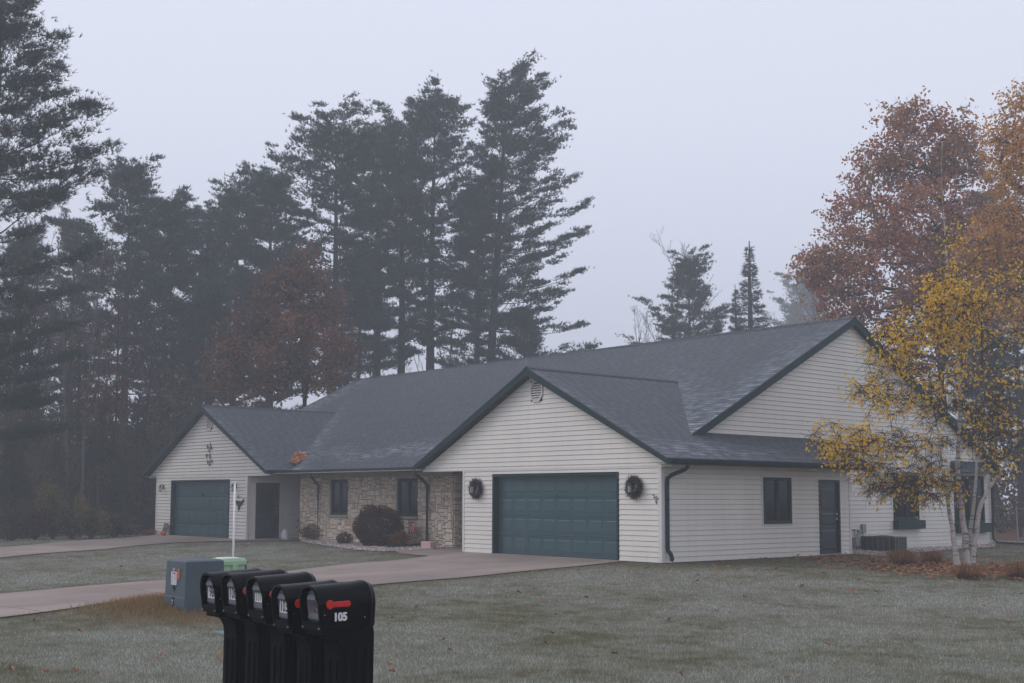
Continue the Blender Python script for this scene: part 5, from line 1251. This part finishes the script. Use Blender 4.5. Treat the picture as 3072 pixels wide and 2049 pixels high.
# branches start from stem points: grow towards the twig points
near=np.argmin(np.linalg.norm(C[:,None]-A(TR)[None],axis=2),axis=1)
for si,PP in enumerate(BK):
    T=PP[6:]; ids=[i for i in range(len(C)) if any(np.allclose(TR[near[i]],p) for p in T)]
    if len(ids)>1: grow(C[ids],list(T),.006,.030,.35,.10,80+si,4,.5,br)
lf=MB(); LC=[]
for c,pr in zip(C,PR):
    leafy=r_.random()<pr*.9
    for k in range(9):
        d=unit(r_.normal(0,1,3)*A([1,1,.6])+A([0,0,-.25])-rv*.15); e=unit(d+r_.normal(0,.4,3)+A([0,0,-.5])); L=r_.uniform(.18,.45)
        p1=c+d*L*.5; p2=p1+e*L*.5; br.tube([c,p1,p2],[.0056,.0046,.003],3,cap=False)
        if r_.random()<(.5 if leafy else .06):
            for s in range(r_.integers(3,8)): LC.append(c+(p2-c)*r_.uniform(.1,1.1)+r_.normal(0,.09,3))
br.build('branches',M['twig_bark'],BT); LC=A(LC)
leaf_quads(lf,LC,r_,(.035,.035,.035),(.065,.115),1.0,1); lf.build('crown',M['birch_leaves'],BT)
# ---- shrubs
def shrub(q,rx,ry,h,mat,label,seed,n=3500,size=(.03,.07),surf=.3,group='shrubs in the gravel bed',name='shrub',cat='shrub'):
    r_=np.random.default_rng(seed); o=thing(name,q,label,cat,group); m=MB(); Q=A(q)
    v=unit(r_.normal(0,1,(n,3))); rad=r_.uniform(surf,1,n)**.6
    if name=='bush':
        K_=7; ce=np.stack([r_.uniform(-.75,.75,K_),r_.uniform(-.75,.75,K_),r_.uniform(-.5,.75,K_)],-1); v=v*r_.uniform(.3,.62,(n,1))+ce[r_.integers(0,K_,n)]
    bumpy=1+.08*np.sin(v[:,0]*7+seed)+.08*np.sin(v[:,1]*6+v[:,2]*5)
    c=Q+v*A([rx,ry,h*.52])*(rad*bumpy)[:,None]+A([0,0,h*.47]); c[:,2]=np.maximum(c[:,2],Q[2]+.02)
    d=unit(v+r_.normal(0,.6,(n,3))+A([0,0,.2])); s=unit(np.cross(d,r_.normal(0,1,(n,3)))); L=r_.uniform(size[0],size[1],n)[:,None]
    m.quads(c,c+d*L*.5+s*L*.3,c+d*L,c+d*L*.5-s*L*.3); m.build('foliage',M[mat],o)
    st=MB()
    for k in range(26):
        a=r_.uniform(0,6.28); t=r_.uniform(.2,.85); e=Q+A([math.cos(a)*rx*t,math.sin(a)*ry*t,h*r_.uniform(.5,.95)*(1-.3*t*t)]); st.tube([Q+A([math.cos(a)*.05,math.sin(a)*.05,-.02]),(Q+e)/2+A([math.cos(a),math.sin(a),0])*rx*.12,e],[.012,.008,.004],3,cap=False)
    st.build('stems',M['twig_bark'],o); return o
g=lambda u,v:A([*ground(u,v)[:2],float(ground(u,v)[2])])
shrub(g(948,1622),.66,.5,.62,'shrub_brown','low rust brown shrub at the left end of the stone wall',1,3600)
shrub(g(1034,1634),.30,.27,.42,'shrub_maroon','small maroon shrub between the rust shrub and the big round one',2,1400,(.03,.055))
shrub(g(1134,1640),.90,.75,1.33,'shrub_maroon','large rounded dark maroon shrub under the stone wall windows',3,17000,(.035,.075),.45)
shrub(g(1196,1643),.42,.32,.52,'shrub_yellow','low shrub with yellow and rust leaves right of the round shrub',4,2200)
shrub(g(1308,1640),.30,.22,.36,'straw_grass','dry twiggy plant behind the pink block',5,900,(.04,.09),.2)
shrub(g(447,1606),.34,.28,.24,'straw_grass','dried pale plants at the outer corner of the farther garage',6,900,(.03,.07),.2,group=None)
shrub(g(418,1602),.95,.7,1.0,'shrub_brown','rounded rust brown shrub left of the farther garage',7,4200,(.04,.09),group=None)
for ud,vd,D,rx,h,mat,lab,seed in ((125,1238,50,.9,2.5,'yellow_green','taller yellow green shrub at the left wood edge',8),(212,1236,49,.75,1.7,'yellow_green','lower yellow green shrub nearer the farther garage',9),(30,1232,49,1.2,1.5,'dark_brush','dark brush clump at the far left wood edge',10),(170,1238,49.5,.9,1.1,'dark_brush','dark brush clump between the two yellow green shrubs',12),(265,1235,50,.9,1.0,'dark_brush','low dark brush clump left of the rust brown shrub',13),(85,1236,50,.8,1.3,'maroon_leaves','maroon brush under the taller yellow green shrub',14)):
    q=at(ud,D); o=shrub(q,rx,rx*.8,h,mat,lab,seed,2600,(.06,.14),.15,group='brush along the wood edge',name='bush',cat='bush')
# wood interior thicket
mb=MB(); n=46000; r_=np.random.default_rng(91)
D=r_.uniform(62,100,n); k=r_.uniform(-.52,-.165,n); x=CAM[0]+D*(fw[0]+rt[0]*k); y=CAM[1]+D*(fw[1]+rt[1]*k)
hz=r_.uniform(0,1,n)**1.25*np.clip((7.0+1.8*np.sin(x*.31)+1.6*np.sin(y*.43+x*.2))*np.clip(1-(k+.30)*3.2,.35,1.25),2,11)
ok=(x<-31)|(y>22); x,y,hz=x[ok],y[ok],hz[ok]; n=len(x)
C=np.stack([x,y,gh(x,y)+hz],-1); d=unit(r_.normal(0,1,(n,3))); s=unit(np.cross(d,r_.normal(0,1,(n,3)))); L=r_.uniform(.25,.6,n)[:,None]
mb.quads(C,C+d*L*.5+s*L*.22,C+d*L,C+d*L*.5-s*L*.22); o=mb.build('undergrowth',M['dark_brush']); tag(o,'dim brown undergrowth filling the left wood','undergrowth',kind='stuff')
mb=MB(); n=24000; D=r_.uniform(51,66,n); k=r_.uniform(-.47,-.262,n); x=CAM[0]+D*(fw[0]+rt[0]*k); y=CAM[1]+D*(fw[1]+rt[1]*k)
hz=r_.uniform(0,1,n)**1.2*np.clip(3.6+1.5*np.sin(x*.9)+1.3*np.sin(y*1.1+x*.4),.8,6.5); ok=(x<-32.3)&(forest(x,y)>.5); x,y,hz=x[ok],y[ok],hz[ok]; n=len(x)
C=np.stack([x,y,gh(x,y)+hz],-1); d=unit(r_.normal(0,1,(n,3))*A([.8,.8,.4])+A([0,0,.8])); s=unit(np.cross(d,r_.normal(0,1,(n,3)))); L=r_.uniform(.2,.7,n)[:,None]
mb.quads(C,C+d*L*.5+s*.028,C+d*L,C+d*L*.5-s*.028); o=mb.build('brush',M['dark_brush']); tag(o,'tangle of thin brown brush along the edge of the left wood','brush',kind='stuff')
mb=MB(); n=16000; D=r_.uniform(56,85,n); k=r_.uniform(.375,.72,n); x=CAM[0]+D*(fw[0]+rt[0]*k); y=CAM[1]+D*(fw[1]+rt[1]*k)
hz=r_.uniform(0,1,n)**1.3*np.clip(5+1.5*np.sin(x*.5)+1.2*np.sin(y*.4),2,8); ok=y>24; x,y,hz=x[ok],y[ok],hz[ok]; n=len(x); C=np.stack([x,y,gh(x,y)+hz],-1)
d=unit(r_.normal(0,1,(n,3))); s=unit(np.cross(d,r_.normal(0,1,(n,3)))); L=r_.uniform(.2,.5,n)[:,None]
mb.quads(C,C+d*L*.5+s*L*.22,C+d*L,C+d*L*.5-s*L*.22); o=mb.build('undergrowth',M['dark_brush']); tag(o,'dim undergrowth beyond the chain link fence','undergrowth',kind='stuff')
# ---- ornamental grass clumps
def clump(q,rad,h,n,label,seed,stalks=0):
    r_=np.random.default_rng(seed); m=MB(); Q=A(q)
    a=r_.uniform(0,6.283,n); t=r_.uniform(0,1,n)**.7; b=Q+np.stack([np.cos(a)*.16*t,np.sin(a)*.16*t,np.full(n,-.01)],-1)
    dirr=np.stack([np.cos(a),np.sin(a),np.zeros(n)],-1)+r_.normal(0,.25,(n,3))*A([1,1,0]); H=h*r_.uniform(.5,1.1,n); out=rad*t*r_.uniform(.6,1.1,n)
    m1=b+dirr*(out*.45)[:,None]+A([0,0,1])*(H*.75)[:,None]; m2=b+dirr*out[:,None]+A([0,0,1])*(H*(1-.75*t))[:,None]
    s=unit(np.cross(dirr,A([0,0,1.])))*.006
    m.quads(b-s,b+s,m1+s*.8,m1-s*.8); m.tris(m1-s*.8,m1+s*.8,m2); o=m.build('ornamental_grass',M['straw_grass'],loc=q); tag(o,label,'grass clump','dry ornamental grass clumps around the birch')
    return o
clump(g(2705,1698),.62,.52,900,'bushy dry grass clump left of the birch',1); clump(g(2795,1692),.5,.42,600,'smaller dry grass clump close behind the bushy one',2)
clump(g(2903,1738),.55,.40,800,'dry grass clump at the foot of the birch stems',3); clump(g(3062,1738),.6,.5,800,'dry grass clump at the right frame edge',4)
# ---- leaf litter under the birch and in the roof valley
def litter(C,N_,r_,s0,s1):
    k=len(C); a=r_.uniform(0,6.28,k); d=np.stack([np.cos(a),np.sin(a),r_.uniform(-.1,.45,k)],-1); s=np.stack([-np.sin(a),np.cos(a),r_.uniform(-.3,.4,k)],-1); L=r_.uniform(s0,s1,k)[:,None]
    N_.quads(C,C+d*L*.5+s*L*.35,C+d*L,C+d*L*.5-s*L*.35)
r_=np.random.default_rng(17); n=5200; x=BX+.7+r_.normal(0,2.2,n); y=BY-.3+r_.normal(0,1.35,n)
n2=380; x=np.concatenate([x,np.abs(r_.normal(0,5,n2))]); y=np.concatenate([y,r_.uniform(-3,18,n2)]); ok=dhouse(x,y)>.1; x,y=x[ok],y[ok]
m=MB(); litter(np.stack([x,y,gh(x,y)+r_.uniform(.03,.07,len(x))],-1),m,r_,.08,.14); o=m.build('leaf_litter',M['litter']); tag(o,'drift of rusty fallen leaves under the birch','fallen leaves',kind='stuff')
m=MB(); n=560; t=r_.beta(1.5,1.5,n); off=r_.normal(0,.085,n); vx=-18.865-.95*t-.3; vy=.805+.95*t+.3
x=vx+off*.7-.05; y=vy+off*.7; z=np.maximum(EZ+K*(y-.805),EZ+K*(-18.865-x))+.05+r_.uniform(0,.05,n)
litter(np.stack([x,y,z],-1),m,r_,.08,.15); leaf('orange_leaves',[(.74,.40,.24),(.82,.49,.31),(.68,.34,.19),(.85,.58,.40)],.2,.85)
o=m.build('leaf_litter',M['orange_leaves']); tag(o,'orange pile of fallen leaves caught in the roof valley','fallen leaves',kind='stuff')
m=MB(); n=2600; D=r_.uniform(46,64,n); k=r_.uniform(-.44,-.26,n); x=CAM[0]+D*(fw[0]+rt[0]*k); y=CAM[1]+D*(fw[1]+rt[1]*k); ok=forest(x,y)>.35; x,y=x[ok],y[ok]
litter(np.stack([x,y,gh(x,y)+.04],-1),m,r_,.10,.22); o=m.build('leaf_litter',M['litter']); tag(o,'brown fallen leaves on the floor of the left wood','fallen leaves',kind='stuff')
# ---- single fallen leaves on the lawn
def leaf_mesh(seed):
    r_=np.random.default_rng(seed); n=22; V=[(0,0,.012)]
    for k in range(n):
        a=2*math.pi*k/n; rr=(.058 if k%4<2 else .034)*(1+.15*r_.normal()); x_,y_=rr*1.25*math.cos(a),rr*math.sin(a); V.append((x_,y_,.012+7*(y_**2)*1.2+.02*math.sin(a*2+seed)))
    V+=[(.09,.003,.012),(.125,.0,.03),(.09,-.003,.012)]
    me=bpy.data.meshes.new('fallen_leaf'); me.from_pydata(V,[],[[0,k+1,(k+1)%n+1] for k in range(n)]+[[n+1,n+2,n+3]]); return me
LM=[]
for s,c in ((1,(.20,.085,.045)),(2,(.26,.10,.05)),(3,(.11,.055,.04)),(4,(.34,.18,.11))):
    me=leaf_mesh(s); me.materials.append(plain('dry_leaf_%s'%'abcd'[s-1],c,tuple(q*.7 for q in c),30,.8)); LM.append(me)
spots=[(138,2026,1),(290,2030,2),(480,1977,1),(655,1990,3),(660,1972,3),(105,1870,2),(240,1903,3),(340,1835,2),(228,2024,1),(35,2018,3),(1180,1860,2),(1165,1880,0),(1170,2005,1),(1176,2025,2),(1330,1928,2),(1350,1960,3),(1588,2028,1),(2040,2032,3),(2360,2043,2),(2400,2045,1),(1845,1970,2),(1655,1907,0),(1670,1850,2),(1620,1803,3),(1555,1782,0),(1760,1800,2),(2010,1864,2),(2150,1840,0),(2090,1750,1),(2460,1748,3),(2560,1780,1),(2850,1842,1),(3030,1866,3),(2480,1942,2),(2975,1938,1),(2510,2000,2),(560,1705,0),(364,1704,2),(690,1732,2),(1640,1940,2),(2735,1812,3),(2230,1795,1),(1250,1830,3),(2250,1700,2),(2330,1712,0),(2395,1725,1)]
LLAB={0:('dark curled brown leaf lying on the frosted lawn','dark curled leaves on the lawn'),1:('rusty orange brown leaf lying on the frosted lawn','rusty leaves on the lawn'),2:('dull maroon brown leaf lying on the frosted lawn','maroon brown leaves on the lawn'),3:('pale tan leaf lying on the frosted lawn','pale tan leaves on the lawn')}
for u,v,k in spots:
    kk={0:2,1:1,2:0,3:3}[k]; q=ground(u,v); o=bpy.data.objects.new('fallen_leaf',LM[kk]); COL.objects.link(o)
    o.location=(q[0],q[1],q[2]+.035); o.rotation_euler=(random.uniform(-.5,.5),random.uniform(-.5,.5),random.uniform(0,6.28)); s=random.uniform(.5,.9); o.scale=(s,s,s)
    tag(o,LLAB[k][0],'leaf',LLAB[k][1])
# white specks (small mushrooms / pebbles) on the lawn
for u,v in ((1980,1985),(2040,1972),(2077,1974),(1780,1788)):
    pass
# ================================================================== SKY, LIGHT, HAZE, CAMERA
W=bpy.data.worlds.new('World'); S.world=W; W.use_nodes=True; t=W.node_tree; bg=t.nodes['Background']
sky=t.nodes.new('ShaderNodeTexSky'); sky.sky_type='NISHITA'; sky.sun_disc=False; sky.sun_elevation=R(38); 
SUNAZ=R(232)     # direction the light comes from, measured from +Y clockwise
sky.sun_rotation=SUNAZ; sky.air_density=1.5; sky.dust_density=4
sc_=N(t,'ShaderNodeVectorMath',operation='SCALE'); sc_.inputs['Scale'].default_value=.10; t.links.new(sky.outputs[0],sc_.inputs[0])
tc=N(t,'ShaderNodeTexCoord'); sp=N(t,'ShaderNodeSeparateXYZ'); t.links.new(tc.outputs['Generated'],sp.inputs[0])
cl=ramp(t,[(.0,(.69,.735,.90)),(.10,(.72,.765,.93)),(.30,(.87,.90,1.06)),(1.,(.97,.985,1.14))],sp.outputs[2])
mx=mixc(t,.9,sc_.outputs[0],cl.outputs[0]); t.links.new(mx,bg.inputs['Color']); bg.inputs['Strength'].default_value=1.0
L=bpy.data.lights.new('sun','SUN'); L.energy=1.25; L.angle=R(28); L.color=(1,.97,.96)
so=bpy.data.objects.new('sun',L); COL.objects.link(so)
d=Vector((math.sin(SUNAZ)*math.cos(R(38)),math.cos(SUNAZ)*math.cos(R(38)),math.sin(R(38)))); so.rotation_euler=d.to_track_quat('Z','Y').to_euler()
mb=MB(); mb.box((-330,-120,-1.6),(120,330,48)); m=bpy.data.materials.new('fog_air'); m.use_nodes=True; tt=m.node_tree; tt.nodes.clear()
o_=tt.nodes.new('ShaderNodeOutputMaterial'); v=tt.nodes.new('ShaderNodeVolumePrincipled'); v.inputs['Density'].default_value=FOG; v.inputs['Color'].default_value=(.88,.94,1,1); v.inputs['Anisotropy'].default_value=0.
tt.links.new(v.outputs[0],o_.inputs['Volume']); hz=mb.build('haze',m); tag(hz,'thin cold morning fog','haze',kind='stuff')
cam=bpy.data.cameras.new('camera'); cam.sensor_width=36; cam.lens=F/3072*36; cam.shift_y=SH/3072; cam.clip_end=2000; cam.clip_start=.1
co=bpy.data.objects.new('camera',cam); COL.objects.link(co); Mx=Matrix((Vector(rt),Vector(up),Vector(-fw))).transposed().to_4x4(); Mx.translation=Vector(CAM); co.matrix_world=Mx; S.camera=co
vs=S.view_settings; vs.view_transform='Standard'; vs.look='None'; vs.exposure=0; vs.gamma=1; S.display_settings.display_device='sRGB'
S.render.engine='CYCLES'; S.cycles.use_denoising=True; S.cycles.max_bounces=6; S.cycles.diffuse_bounces=3; S.cycles.glossy_bounces=3; S.cycles.transmission_bounces=4; S.cycles.transparent_max_bounces=8; S.cycles.volume_bounces=1
S.cycles.use_adaptive_sampling=True
for o in bpy.data.objects:
    if '_o' in o: del o['_o']
